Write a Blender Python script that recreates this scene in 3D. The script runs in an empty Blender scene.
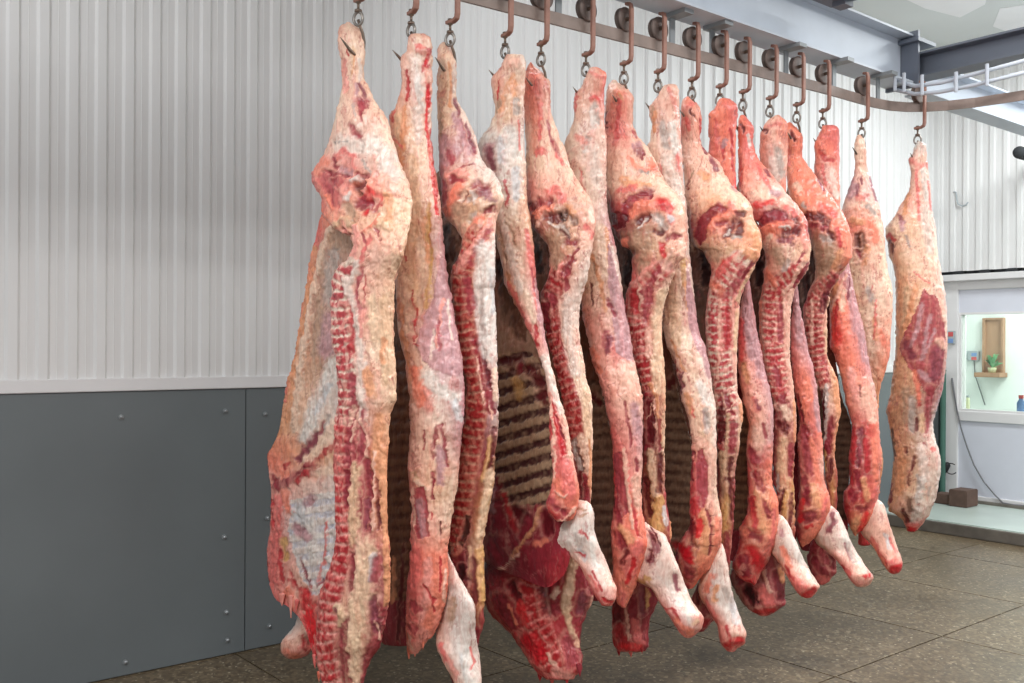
import bpy, bmesh, math, random
import numpy as np
from mathutils import Vector, Matrix

scene = bpy.context.scene
COL = scene.collection
random.seed(7)

# ------------------------------------------------------------------ camera model
FPX = 966.0
CAM = np.array([0.0, 0.0, 1.5])
AZ = math.radians(50.6)                       # the view axis lies this far off the rail direction (+X)
FW = np.array([math.cos(AZ), math.sin(AZ), 0.0])
RT = np.array([math.sin(AZ), -math.cos(AZ), 0.0])
ROLL = math.radians(0.3)
HOR = 347.0

def tv(px, py):
    dx = np.asarray(px, float) - 512.0
    dy = np.asarray(py, float) - HOR
    c, s = math.cos(ROLL), math.sin(ROLL)
    return (dx*c + dy*s)/FPX, -(-dx*s + dy*c)/FPX

def at(px, py, d):
    t, v = tv(px, py)
    d = np.asarray(d, float)
    return np.stack([CAM[0]+d*(FW[0]+t*RT[0]), CAM[1]+d*(FW[1]+t*RT[1]), CAM[2]+d*v], -1)

def dist_X(px, py, X):
    t, v = tv(px, py)
    return (X-CAM[0])/(FW[0]+t*RT[0])

def dist_Y(px, py, Y):
    t, v = tv(px, py)
    return (Y-CAM[1])/(FW[1]+t*RT[1])

# ------------------------------------------------------------------ numpy noise
def _h(i, j, k, s):
    n = (i*374761393 + j*668265263 + k*2147483647 + s*974634777) & 0xffffffff
    n = ((n ^ (n >> 13))*1274126177) & 0xffffffff
    n = ((n ^ (n >> 16))*2246822519) & 0xffffffff
    return ((n ^ (n >> 15)) & 0xffffff)/float(0xffffff)

_G = np.array([(1,1,0),(-1,1,0),(1,-1,0),(-1,-1,0),(1,0,1),(-1,0,1),(1,0,-1),(-1,0,-1),(0,1,1),(0,-1,1),(0,1,-1),(0,-1,-1)], float)
_ROT = np.array([[.36, .48, -.8], [-.8, .6, 0], [.48, .64, .6]])

def noise(p, f=1.0, seed=0):
    q = (np.asarray(p)*f) @ _ROT + seed*.37
    i = np.floor(q).astype(np.int64); w = q-i
    s = w*w*w*(w*(w*6-15)+10)
    x, y, z = i[..., 0], i[..., 1], i[..., 2]
    r = 0
    for a in (0, 1):
        wa = s[..., 0] if a else 1-s[..., 0]
        for b in (0, 1):
            wb = s[..., 1] if b else 1-s[..., 1]
            for c in (0, 1):
                wc = s[..., 2] if c else 1-s[..., 2]
                g = _G[(_h(x+a, y+b, z+c, seed)*11.999).astype(np.int64)]
                r = r + wa*wb*wc*(g[..., 0]*(w[..., 0]-a)+g[..., 1]*(w[..., 1]-b)+g[..., 2]*(w[..., 2]-c))
    return r*1.35

def fbm(p, f, seed=0, o=3, g=.5):
    r = 0; a = 1; t = 0
    for k in range(o):
        r = r + a*noise(p, f*(2.03**k), seed+k*17); t += a; a *= g
    return r/t

def sstep(a, b, x):
    t = np.clip((x-a)/(b-a), 0, 1)
    return t*t*(3-2*t)

def lin(c):
    c = np.asarray(c, float)/255.0
    return np.where(c <= .04045, c/12.92, ((c+.055)/1.055)**2.4)

def pchip(pts, x):
    xs = np.array([p[0] for p in pts], float); ys = np.array([p[1] for p in pts], float)
    o = np.argsort(xs, kind='stable'); xs = xs[o]; ys = ys[o]
    keep = np.concatenate([[True], np.diff(xs) > 1e-6]); xs = xs[keep]; ys = ys[keep]
    if len(xs) == 1: return np.full(np.shape(x), ys[0])
    h = np.diff(xs); dl = np.diff(ys)/h
    m = np.zeros(len(xs)); m[0] = dl[0]; m[-1] = dl[-1]
    for k in range(1, len(xs)-1):
        if dl[k-1]*dl[k] > 0:
            w1 = 2*h[k]+h[k-1]; w2 = h[k]+2*h[k-1]
            m[k] = (w1+w2)/(w1/dl[k-1]+w2/dl[k])
    x = np.clip(x, xs[0], xs[-1])
    k = np.clip(np.searchsorted(xs, x)-1, 0, len(h)-1)
    t = (x-xs[k])/h[k]
    return (ys[k]*(1+2*t)*(1-t)**2 + h[k]*m[k]*t*(1-t)**2 + ys[k+1]*t*t*(3-2*t) + h[k]*m[k+1]*t*t*(t-1))

def P(s):
    return [tuple(float(v) for v in w.split(',')) for w in s.split()]

# ------------------------------------------------------------------ palette of the meat (surface colours; black, brown and dkt also paint cavity shade)
PAL = dict(
    fatp=(240, 190, 170), white=(226, 218, 210), fat=(240, 208, 184), fatw=(232, 212, 200), cream=(236, 202, 170), orange=(228, 162, 122), yellow=(212, 166, 108),
    pink=(234, 158, 146), salmon=(242, 140, 116), rose=(226, 118, 112), red=(188, 52, 58), blood=(204, 26, 40), scarlet=(222, 44, 50),
    mar=(146, 48, 60), dark=(100, 26, 34), black=(44, 14, 16), lilac=(192, 146, 150), purple=(140, 70, 82), wine=(168, 72, 80),
    bone=(228, 216, 208), blue=(208, 206, 206), tan=(186, 152, 128), brown=(118, 80, 64), tend=(228, 190, 156), grey=(186, 172, 164), dkt=(112, 84, 66))

def C(n):
    return lin(PAL[n] if isinstance(n, str) else n)

def seg_dist(px, py, pts):
    best = np.full(px.shape, 1e9); arc = np.zeros(px.shape); lat = np.zeros(px.shape)
    acc = 0.0
    if len(pts) == 1:
        return np.hypot(px-pts[0][0], py-pts[0][1]), arc, lat
    for (ax, ay), (bx, by) in zip(pts[:-1], pts[1:]):
        dx, dy = bx-ax, by-ay; l2 = dx*dx+dy*dy; l = math.sqrt(l2)
        t = np.clip(((px-ax)*dx+(py-ay)*dy)/l2, 0, 1)
        d = np.hypot(px-ax-t*dx, py-ay-t*dy)
        m = d < best
        best = np.where(m, d, best); arc = np.where(m, acc+t*l, arc)
        lat = np.where(m, ((px-ax)*dy-(py-ay)*dx)/l, lat)
        acc += l
    return best, arc, lat

def in_poly(px, py, poly):
    r = np.zeros(px.shape, bool)
    n = len(poly)
    for i in range(n):
        x1, y1 = poly[i]; x2, y2 = poly[(i+1) % n]
        c = ((y1 > py) != (y2 > py)) & (px < (x2-x1)*(py-y1)/((y2-y1) or 1e-9)+x1)
        r ^= c
    return r

def val(o, y):
    return pchip(o, y) if isinstance(o, (list, tuple)) else np.full(np.shape(y), float(o))

# ------------------------------------------------------------------ objects
def new_mesh(name, verts, faces, mat, parent=None, cols=None, smooth=True):
    me = bpy.data.meshes.new(name)
    verts = np.asarray(verts, np.float32)
    if parent is not None: verts = verts-np.array(wloc(parent), np.float32)
    faces = np.asarray(faces, np.int32)
    me.vertices.add(len(verts)); me.vertices.foreach_set('co', verts.ravel())
    me.loops.add(faces.size); me.loops.foreach_set('vertex_index', faces.ravel())
    me.polygons.add(len(faces))
    me.polygons.foreach_set('loop_start', np.arange(0, faces.size, 4, dtype=np.int32))
    me.polygons.foreach_set('loop_total', np.full(len(faces), 4, np.int32))
    if cols is not None:
        a = me.attributes.new('tissue', 'FLOAT_COLOR', 'POINT')
        a.data.foreach_set('color', np.concatenate([cols, np.ones((len(cols), 1))], 1).astype(np.float32).ravel())
    me.update(calc_edges=True); me.validate()
    if smooth: me.polygons.foreach_set('use_smooth', np.ones(len(me.polygons), bool))
    o = bpy.data.objects.new(name, me); COL.objects.link(o)
    me.materials.append(mat)
    if parent is not None: o.parent = parent
    return o

def wloc(o):
    v = Vector((0, 0, 0))
    while o is not None:
        v = v+o.location; o = o.parent
    return v

def grid_normals(V):
    du = np.roll(V, -1, 1)-np.roll(V, 1, 1)
    dv = np.empty_like(V); dv[1:-1] = V[2:]-V[:-2]; dv[0] = V[1]-V[0]; dv[-1] = V[-1]-V[-2]
    n = np.cross(du, dv); l = np.linalg.norm(n, axis=-1, keepdims=True)
    return n/np.maximum(l, 1e-9)

# A piece of a carcass: closed loft of horizontal sections.  L and R: its left and right outline (measured on the photograph,
# carried to the true distance of the hanging plane X = X0 + g); m: how far the section follows that plane (1) or stands
# round on its own centre (0); kf, kb: front and back swell of the section as a share of its half width.
def loft(name, X0, L, R, mat, parent, g=0.0, m=.4, kf=.6, kb=.6, p=2.2, step=1.05, bands=None, strokes=(), amp=.006, regions=(),
         seed=0, pinky=.36, fib=.26, fibcol='rose', redspeck=.24, seams=.6, ends=(True, True), pclosed=True):
    L = P(L) if isinstance(L, str) else L; R = P(R) if isinstance(R, str) else R
    L = [(y, x) for x, y in L]; R = [(y, x) for x, y in R]
    y0 = max(min(a for a, b in L), min(a for a, b in R)); y1 = min(max(a for a, b in L), max(a for a, b in R))
    nr = max(8, int((y1-y0)/step)); ys = np.linspace(y0, y1, nr)
    xl = pchip(L, ys); xr = pchip(R, ys)
    nf = max(10, int(np.percentile(xr-xl, 90)/step*1.15)); nb = max(6, nf//3)
    # rounded ends
    es = np.array([0.02, .45, .72, .9])
    sc = np.concatenate([es, np.ones(nr), es[::-1]])
    ry = np.concatenate([y0-1.2*(1-es**2), ys, y1+1.2*(1-es[::-1]**2)])
    xc = np.concatenate([np.full(4, (xl[0]+xr[0])/2), (xl+xr)/2, np.full(4, (xl[-1]+xr[-1])/2)])
    hw = np.concatenate([np.full(4, (xr[0]-xl[0])/2), (xr-xl)/2, np.full(4, (xr[-1]-xl[-1])/2)])*sc
    fr = -np.cos(np.linspace(0, np.pi, nf)); fr = .55*fr+.45*np.linspace(-1, 1, nf)
    bk = np.linspace(1, -1, nb+2)[1:-1]
    S = np.concatenate([fr, bk]); isf = np.concatenate([np.ones(nf), np.zeros(nb)])
    px = xc[:, None]+hw[:, None]*S[None, :]; py = np.repeat(ry[:, None], len(S), 1)
    X = X0+val(g, ry)[:, None]+0*px
    dcc = dist_X(xc[:, None]+0*px, py, X); dcs = dist_X(px, py, X)
    mm = val(m, ry)[:, None]
    dc = dcc*(1-mm)+dcs*mm
    hwm = hw[:, None]*dcc/FPX
    prof = np.maximum(0, 1-np.abs(S)**p)**(1/p)
    d = dc+np.where(isf[None, :] > 0, -val(kf, ry)[:, None], val(kb, ry)[:, None])*hwm*prof[None, :]
    V = at(px, py, d)
    front = np.repeat((isf*sstep(1.0, .9, np.abs(S)*.95))[None, :], len(ry), 0)
    frontc = np.repeat(isf[None, :], len(ry), 0)
    # ---- surface colour
    n1 = fbm(V, 28, seed, 3); n2 = fbm(V, 62, seed+5, 2); n0 = fbm(V, 9, seed+9, 2)
    bands = bands or [(y0, 'fat', 'fat', 'fat')]
    by = [b[0] for b in bands]
    u = (S[None, :]+1)/2 + .10*n1 + .04*n2
    cols = np.zeros(V.shape)
    wy = py+10*n1
    tri = []
    for q in range(3):
        cc = np.stack([C(b[1+q]) for b in bands])
        tri.append(np.stack([np.interp(wy, by, cc[:, k]) for k in range(3)], -1))
    uu = np.clip(u, 0, 1)[..., None]
    cols = np.where(uu < .5, tri[0]*(1-2*uu)+tri[1]*2*uu, tri[1]*(2-2*uu)+tri[2]*(2*uu-1))
    mk = pinky*sstep(.0, .55, n0+.5*n1)[..., None]
    cols = cols*(1-mk)+cols*np.array([.92, .56, .50])*mk
    # long fibres and seams of the tissue
    fs = 3.6/max(2.8, float(np.median(dc)))
    P2 = np.stack([(px+1.6*n1)/(5.2*fs), py/(38.0*fs)+n1*.6, np.full(px.shape, seed*3.7)], -1)
    fbr = noise(P2 @ _ROT.T, 1.0, seed+31)*.7+noise((P2*np.array([1.75, 1.5, 1])) @ _ROT.T, 1.0, seed+32)*.5
    k = fib*sstep(.25, .62, fbr)[..., None]
    cols = cols*(1-k)+C(fibcol)*k*.9+.1*k*cols
    k = fib*.8*sstep(.3, .6, -fbr)[..., None]
    cols = cols*(1-k)+np.minimum(cols*1.18+.03, .92)*k
    k = redspeck*sstep(.42, .62, n2+.4*n1)[..., None]
    cols = cols*(1-k)+C('red')*k
    # seams between muscles and folds of membrane
    sc_ = 3.6/max(2.5, float(np.median(dc)))
    q1 = np.stack([px/(11*sc_)+.9*n0, py/(46*sc_)+.5*n1, np.full(px.shape, seed*5.1)], -1)
    q1 = q1 @ _ROT.T; rg = np.abs(noise(q1, 1.0, seed+61)+.45*noise(q1, 2.1, seed+62)+.15*noise(q1, 3.6, seed+63))
    sm = sstep(.085, .0, rg)*sstep(-.35, .25, n1+.6*n0+.25)
    k = seams*sm[..., None]
    cols = cols*(1-k)+np.array([.46, .15, .14])*k
    hi = seams*.5*sstep(.05, .16, rg)*sstep(.30, .16, rg)
    cols = cols*(1-hi[..., None])+np.clip(cols*1.22+.012, 0, .9)*hi[..., None]
    crum = np.maximum(0, fbm(V, 85, seed+70, 2))
    disp = amp*(.95*n1+.22*n2)+amp*.22*fbr-amp*.75*seams*sm+amp*.22*crum
    wax = 2.6*sc_*n1+1.3*sc_*n2; way = 4.2*sc_*fbm(V, 24, seed+81, 2)+1.5*sc_*n2
    sx = px+wax; sy = py+way
    streak = sstep(.05, .55, fbr+.35*n2)
    n3 = fbm(V, 52, seed+88, 2)
    # ---- marks
    for st in strokes:
        kind = st[0]
        if kind == 'spine':
            _, path, w, per = st[:4]
            pts = P(path); dd, arc, lat = seg_dist(px, py, pts)
            e = dd/w*(1+.12*n1)+.12*n2
            k = sstep(1.12, .88, e)*front
            ph = arc/per+.22*n1+.10*n2+.20*(lat/w)**2
            line = sstep(.22, .48, np.abs((ph % 1)-.5)+.08*n2)*sstep(-.5, .2, n1+.8*n3+.15)
            pk = sstep(-.15, .45, n3+.5*fbr+.3*n0)
            c = C((176, 44, 50))*(1-pk[..., None])+C((214, 108, 104))*pk[..., None]
            c = c*(1-.62*line[..., None])+C((236, 172, 162))*.62*line[..., None]
            edge = sstep(.6, 1.0, np.abs(lat)/w+.25*n2)
            c = c*(1-.5*edge[..., None])+C((222, 146, 136))*.5*edge[..., None]
            if len(st) > 4: c = c*np.array(st[4])
            c = c*(1+.30*n2[..., None])
            cols = cols*(1-k[..., None])+np.clip(c, 0, 1)*k[..., None]
            disp = disp+k*(.003-.003*line)
            continue
        if kind == 'ribs':
            _, poly, slope, per, cd, cr, dep = st[:7]; rs = st[7] if len(st) > 7 else .58
            pts = P(poly); ins = in_poly(px+2*n1, py+2*n1, pts)*frontc
            xr_, yr_ = pts[0]
            ph = (py-yr_-slope*(px-xr_))/per+.06*n1
            dk = sstep(.31, .19, np.abs((ph % 1)-.5)+.12*n2+.12*n1)*np.clip(rs+.7*n1+.4*n3, 0, 1)
            c = C(cr)*(1-dk[..., None])+C(cd)*dk[..., None]
            c = c*(1+.2*n2[..., None])
            k = ins[..., None].astype(float)
            cols = cols*(1-k)+np.clip(c, 0, 1)*k
            disp = disp-ins*dk*dep
            continue
        if kind == 'poly':
            _, cn, poly = st[:3]; dep = st[3] if len(st) > 3 else 0.0; al = st[4] if len(st) > 4 else .95
            k = in_poly(px+.55*wax, py+.55*way, P(poly)).astype(float)*frontc*al*(1-.25*streak)
            c = C(cn)*(1+.26*n3[..., None]+.18*fbr[..., None]+.12*n1[..., None])
            cols = cols*(1-k[..., None])+np.clip(c, 0, 1)*k[..., None]
            disp = disp+k*dep
            continue
        cn, w, path = st[0], st[1], st[2]
        dep = st[3] if len(st) > 3 else 0.0
        soft = st[4] if len(st) > 4 else .5
        al = st[5] if len(st) > 5 else .92
        pts = P(path)
        x0 = min(q[0] for q in pts)-3*w; x1 = max(q[0] for q in pts)+3*w; ya = min(q[1] for q in pts)-3*w; yb = max(q[1] for q in pts)+3*w
        sel = (sx > x0-4) & (sx < x1+4) & (sy > ya-4) & (sy < yb+4) & (frontc > 0)
        if not sel.any(): continue
        dd, _, _ = seg_dist(sx[sel], sy[sel], pts)
        e = dd/w*(1+.25*n1[sel])+.30*n2[sel]+.18*n3[sel]
        k = sstep(1+soft, 1-soft, e)*al*(1-.34*streak[sel])
        c = C(cn)*(1+.30*n3[sel][:, None]+.16*fbr[sel][:, None])
        cc = cols[sel]
        if np.mean(C(cn)) < .25:
            rim = (.26*np.exp(-((e-1.5)/.28)**2)*al)[:, None]
            cc = cc*(1-rim)+C('fatp')*rim
        cols[sel] = cc*(1-k[:, None])+np.clip(c, 0, 1)*k[:, None]
        disp[sel] = disp[sel]+k*dep
    nrm = grid_normals(V)
    ctr = V.mean(1, keepdims=True)
    if ((V-ctr)*nrm).sum() < 0: nrm = -nrm
    fade = np.concatenate([es, np.ones(nr), es[::-1]])[:, None]
    V = V+nrm*(disp*fade)[..., None]
    cols = np.clip(cols, .004, .92)
    # ---- faces, split into the named pieces
    H, W = px.shape
    i = np.arange(H-1)[:, None]; j = np.arange(W)[None, :]; j2 = (j+1) % W
    F = np.stack([i*W+j, i*W+j2, (i+1)*W+j2, (i+1)*W+j], -1).reshape(-1, 4)
    Vf = V.reshape(-1, 3); Cf = cols.reshape(-1, 3)
    tag = np.zeros(len(F), int)
    wx = (px+1.6*n1); wyy = (py+1.6*n2)
    fx = wx.reshape(-1)[F[:, 0]]; fy = wyy.reshape(-1)[F[:, 0]]; ff = frontc.reshape(-1)[F].min(1)
    for q, (rn, poly) in enumerate(regions):
        tag[in_poly(fx, fy, P(poly)) & (ff > 0)] = q+1
    out = {}
    nf_ = np.cross(Vf[F[:, 2]]-Vf[F[:, 0]], Vf[F[:, 3]]-Vf[F[:, 1]])
    if (nf_*(Vf[F].mean(1)-np.repeat(ctr.reshape(-1, 3)[:-1], W, 0))).sum() < 0: F = F[:, ::-1]
    for q, rn in enumerate([name]+[r[0] for r in regions]):
        Fq = F[tag == q]
        if not len(Fq): continue
        idx, inv = np.unique(Fq.ravel(), return_inverse=True)
        out[rn] = new_mesh(rn, Vf[idx], inv.reshape(-1, 4), mat, parent, Cf[idx])
    return out

def empty(name, loc, label=None, cat=None, group=None):
    o = bpy.data.objects.new(name, None); COL.objects.link(o); o.location = loc
    o.empty_display_size = .05
    if label: o['label'] = label
    if cat: o['category'] = cat
    if group: o['group'] = group
    return o

def tagit(o, label, cat, group=None):
    o['label'] = label; o['category'] = cat
    if group: o['group'] = group
    return o

def struct(o):
    o['kind'] = 'structure'; return o

def obj(name, bm, mat, parent=None, smooth=False):
    me = bpy.data.meshes.new(name)
    bmesh.ops.recalc_face_normals(bm, faces=bm.faces)
    if parent is not None: bmesh.ops.translate(bm, verts=bm.verts, vec=-wloc(parent))
    bm.to_mesh(me); bm.free()
    if smooth: me.polygons.foreach_set('use_smooth', np.ones(len(me.polygons), bool))
    me.materials.append(mat)
    o = bpy.data.objects.new(name, me); COL.objects.link(o)
    if parent is not None:
        o.parent = parent
    return o

def box(bm, lo, hi):
    x0, y0, z0 = lo; x1, y1, z1 = hi
    v = [bm.verts.new(c) for c in ((x0, y0, z0), (x1, y0, z0), (x1, y1, z0), (x0, y1, z0), (x0, y0, z1), (x1, y0, z1), (x1, y1, z1), (x0, y1, z1))]
    for f in ((0, 3, 2, 1), (4, 5, 6, 7), (0, 1, 5, 4), (1, 2, 6, 5), (2, 3, 7, 6), (3, 0, 4, 7)):
        bm.faces.new([v[k] for k in f])

def boxo(name, lo, hi, mat, parent=None, bevel=0.0):
    bm = bmesh.new(); box(bm, lo, hi)
    if bevel: bmesh.ops.bevel(bm, geom=bm.edges[:], offset=bevel, segments=2, affect='EDGES')
    return obj(name, bm, mat, parent)

def tube(bm, pts, rad, n=10, flat=None, cap=True):
    """sweep a round (or flat = (a, b) rectangular) section along a polyline"""
    pts = [Vector(p) for p in pts]
    rads = rad if isinstance(rad, (list, tuple)) else [rad]*len(pts)
    rings = []; up = None
    for i, p in enumerate(pts):
        t = (pts[min(i+1, len(pts)-1)]-pts[max(i-1, 0)]).normalized()
        if up is None:
            up = Vector((0, 0, 1)) if abs(t.z) < .9 else Vector((0, 1, 0))
        a = (up-t*up.dot(t)).normalized(); b = t.cross(a); up = a
        r = rads[i]
        if flat:
            ring = [bm.verts.new(p+a*(flat[0]*x)+b*(flat[1]*y)) for x, y in ((-1, -1), (1, -1), (1, 1), (-1, 1))]
        else:
            ring = [bm.verts.new(p+a*(r*math.cos(2*math.pi*k/n))+b*(r*math.sin(2*math.pi*k/n))) for k in range(n)]
        rings.append(ring)
    for r0, r1 in zip(rings[:-1], rings[1:]):
        m = len(r0)
        for k in range(m): bm.faces.new((r0[k], r0[(k+1) % m], r1[(k+1) % m], r1[k]))
    if cap:
        bm.faces.new(rings[0][::-1]); bm.faces.new(rings[-1])

def lathe(bm, c, axis, prof, n=24):
    """revolve (offset along axis, radius) profile round an axis through c"""
    axis = Vector(axis).normalized(); c = Vector(c)
    a = axis.orthogonal().normalized(); b = axis.cross(a)
    rings = []
    for h, r in prof:
        rings.append([bm.verts.new(c+axis*h+(a*math.cos(2*math.pi*k/n)+b*math.sin(2*math.pi*k/n))*r) for k in range(n)])
    for r0, r1 in zip(rings[:-1], rings[1:]):
        for k in range(n): bm.faces.new((r0[k], r0[(k+1) % n], r1[(k+1) % n], r1[k]))
    bm.faces.new(rings[0][::-1]); bm.faces.new(rings[-1])

def prism(bm, poly, ax, lo, hi):
    """extrude a 2-D polygon along axis ax ('x','y','z')"""
    def mk(p, h):
        return {'x': (h, p[0], p[1]), 'y': (p[0], h, p[1]), 'z': (p[0], p[1], h)}[ax]
    a = [bm.verts.new(mk(p, lo)) for p in poly]; b = [bm.verts.new(mk(p, hi)) for p in poly]
    n = len(poly)
    for k in range(n): bm.faces.new((a[k], a[(k+1) % n], b[(k+1) % n], b[k]))
    bm.faces.new(a[::-1]); bm.faces.new(b)

# ------------------------------------------------------------------ materials
def mat(name, col, rough=.5, metal=0.0, bump=0.0, bscale=40, var=.08, vscale=6, spec=.4, stretch=None):
    m = bpy.data.materials.new(name); m.use_nodes = True
    nt = m.node_tree; b = nt.nodes['Principled BSDF']
    b.inputs['Roughness'].default_value = rough; b.inputs['Metallic'].default_value = metal
    b.inputs['Specular IOR Level'].default_value = spec
    tc = nt.nodes.new('ShaderNodeTexCoord')
    src = tc.outputs['Object']
    if stretch:
        mp = nt.nodes.new('ShaderNodeMapping'); mp.inputs['Scale'].default_value = stretch
        nt.links.new(src, mp.inputs['Vector']); src = mp.outputs['Vector']
    n = nt.nodes.new('ShaderNodeTexNoise'); n.inputs['Scale'].default_value = vscale; n.inputs['Detail'].default_value = 6
    nt.links.new(src, n.inputs['Vector'])
    r = nt.nodes.new('ShaderNodeValToRGB')
    c = lin(col)
    r.color_ramp.elements[0].position = .3; r.color_ramp.elements[1].position = .7
    r.color_ramp.elements[0].color = (*np.clip(c*(1-var), 0, 1), 1); r.color_ramp.elements[1].color = (*np.clip(c*(1+var), 0, 1), 1)
    nt.links.new(n.outputs['Fac'], r.inputs['Fac']); nt.links.new(r.outputs['Color'], b.inputs['Base Color'])
    if bump:
        n2 = nt.nodes.new('ShaderNodeTexNoise'); n2.inputs['Scale'].default_value = bscale; n2.inputs['Detail'].default_value = 5
        nt.links.new(src, n2.inputs['Vector'])
        bp = nt.nodes.new('ShaderNodeBump'); bp.inputs['Strength'].default_value = 1; bp.inputs['Distance'].default_value = bump
        nt.links.new(n2.outputs['Fac'], bp.inputs['Height']); nt.links.new(bp.outputs['Normal'], b.inputs['Normal'])
    return m

def meat_material():
    m = bpy.data.materials.new('raw_beef'); m.use_nodes = True
    nt = m.node_tree; b = nt.nodes['Principled BSDF']
    at_ = nt.nodes.new('ShaderNodeAttribute'); at_.attribute_name = 'tissue'
    tc = nt.nodes.new('ShaderNodeTexCoord')
    L_ = nt.links.new
    def nz(scale, sz, detail, rough=.55, dist=0.0):
        mp = nt.nodes.new('ShaderNodeMapping'); mp.inputs['Scale'].default_value = (1, 1, sz); L_(tc.outputs['Object'], mp.inputs['Vector'])
        n = nt.nodes.new('ShaderNodeTexNoise'); n.inputs['Scale'].default_value = scale; n.inputs['Detail'].default_value = detail
        n.inputs['Roughness'].default_value = rough; n.inputs['Distortion'].default_value = dist
        L_(mp.outputs['Vector'], n.inputs['Vector']); return n.outputs['Fac']
    r = nt.nodes.new('ShaderNodeValToRGB')
    r.color_ramp.elements[0].position = .34; r.color_ramp.elements[0].color = (.82, .68, .64, 1)
    r.color_ramp.elements[1].position = .58; r.color_ramp.elements[1].color = (1.06, 1.05, 1.04, 1)
    L_(nz(48, .32, 10, .66, 1.4), r.inputs['Fac'])
    mx = nt.nodes.new('ShaderNodeMix'); mx.data_type = 'RGBA'; mx.blend_type = 'MULTIPLY'; mx.inputs['Factor'].default_value = 1
    L_(at_.outputs['Color'], mx.inputs[6]); L_(r.outputs['Color'], mx.inputs[7])
    L_(mx.outputs[2], b.inputs['Base Color'])
    b.inputs['Roughness'].default_value = .31; b.inputs['Specular IOR Level'].default_value = .45
    bp = nt.nodes.new('ShaderNodeBump'); bp.inputs['Distance'].default_value = .010; bp.inputs['Strength'].default_value = .34
    L_(nz(24, .42, 9, .58, 1.2), bp.inputs['Height']); L_(bp.outputs['Normal'], b.inputs['Normal'])
    return m

# ================================================================== the setting
WALLY = 4.5; ENDX = 8.95; CEIL = 4.2
M_panel = mat('white_profiled_sheet', (226, 225, 224), .38, var=.02, vscale=2)
M_grey = mat('grey_painted_sheet', (108, 114, 116), .42, bump=.0006, bscale=14, var=.07, vscale=1.6)
M_trim = mat('pale_trim', (224, 222, 222), .4, var=.02)
M_beam = mat('pale_blue_grey_paint', (192, 200, 211), .5, var=.06, vscale=4)
M_darkbeam = mat('dark_grey_paint', (108, 114, 126), .5, var=.06, vscale=4)
M_ceil = mat('limewashed_plaster', (214, 218, 216), .85, bump=.002, bscale=8, var=.05, vscale=.9)
M_patch = mat('fresh_plaster', (236, 236, 236), .85, var=.02)
M_rail = mat('rusty_rail', (142, 126, 118), .5, .1, bump=.0008, bscale=60, var=.25, vscale=9)
M_rust = mat('rusted_steel', (158, 116, 102), .55, .1, bump=.0008, bscale=90, var=.22, vscale=25)
M_wheel = mat('worn_iron', (112, 98, 92), .5, .2, bump=.0006, bscale=90, var=.25, vscale=25)
M_steel = mat('dull_steel', (140, 134, 128), .38, .75, var=.15, vscale=30)
M_spike = mat('dark_steel', (128, 112, 100), .35, .7, var=.15, vscale=30)
M_bolt = mat('zinc_bolt', (158, 162, 164), .4, .6, var=.1)
M_pvc = mat('white_partition', (214, 216, 226), .35, var=.02)
M_step = mat('pale_green_concrete', (186, 198, 190), .28, var=.08, vscale=3)
M_stepedge = mat('dark_edge_and_gap', (112, 106, 98), .7, bump=.002, bscale=30, var=.2, vscale=8)  # plain darker tone for the step edge; the gap strip shares it
M_green = mat('green_paint', (72, 108, 96), .45, var=.08)
M_brown = mat('brown_timber', (98, 76, 66), .75, bump=.002, bscale=30, var=.2, vscale=10)
M_black = mat('black_rubber', (30, 30, 32), .6, var=.1)
M_cable = mat('grey_cable', (112, 112, 116), .5, var=.05)
M_room = mat('pale_mint_wall', (236, 240, 237), .7, var=.02)
M_board = mat('brown_board', (176, 138, 112), .6, var=.12, vscale=8, stretch=(1, 1, .2))
M_leaf = mat('leaf_green', (120, 176, 130), .5, var=.2, vscale=12)
M_pot = mat('cream_plastic', (206, 208, 170), .5, var=.05)
M_box = mat('grey_plastic', (168, 176, 180), .5, var=.06)
M_redb = mat('red_plastic', (206, 90, 90), .5, var=.06)
M_blueb = mat('blue_plastic', (120, 150, 200), .5, var=.06)
M_gap = mat('dark_gap_and_pipe', (46, 48, 50), .8, var=.1)  # near black: shade of the rib gaps put into colour; pipe shares it

def glass_mat():
    m = bpy.data.materials.new('clear_glass'); m.use_nodes = True
    nt = m.node_tree; nt.nodes.remove(nt.nodes['Principled BSDF'])
    g = nt.nodes.new('ShaderNodeBsdfGlossy'); g.inputs['Roughness'].default_value = .03
    t = nt.nodes.new('ShaderNodeBsdfTransparent'); t.inputs['Color'].default_value = (.93, .97, .95, 1)
    f = nt.nodes.new('ShaderNodeFresnel'); f.inputs['IOR'].default_value = 1.45
    mx = nt.nodes.new('ShaderNodeMixShader')
    nt.links.new(f.outputs[0], mx.inputs[0]); nt.links.new(t.outputs[0], mx.inputs[1]); nt.links.new(g.outputs[0], mx.inputs[2])
    nt.links.new(mx.outputs[0], nt.nodes['Material Output'].inputs['Surface'])
    return m
M_glass = glass_mat()

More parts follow.
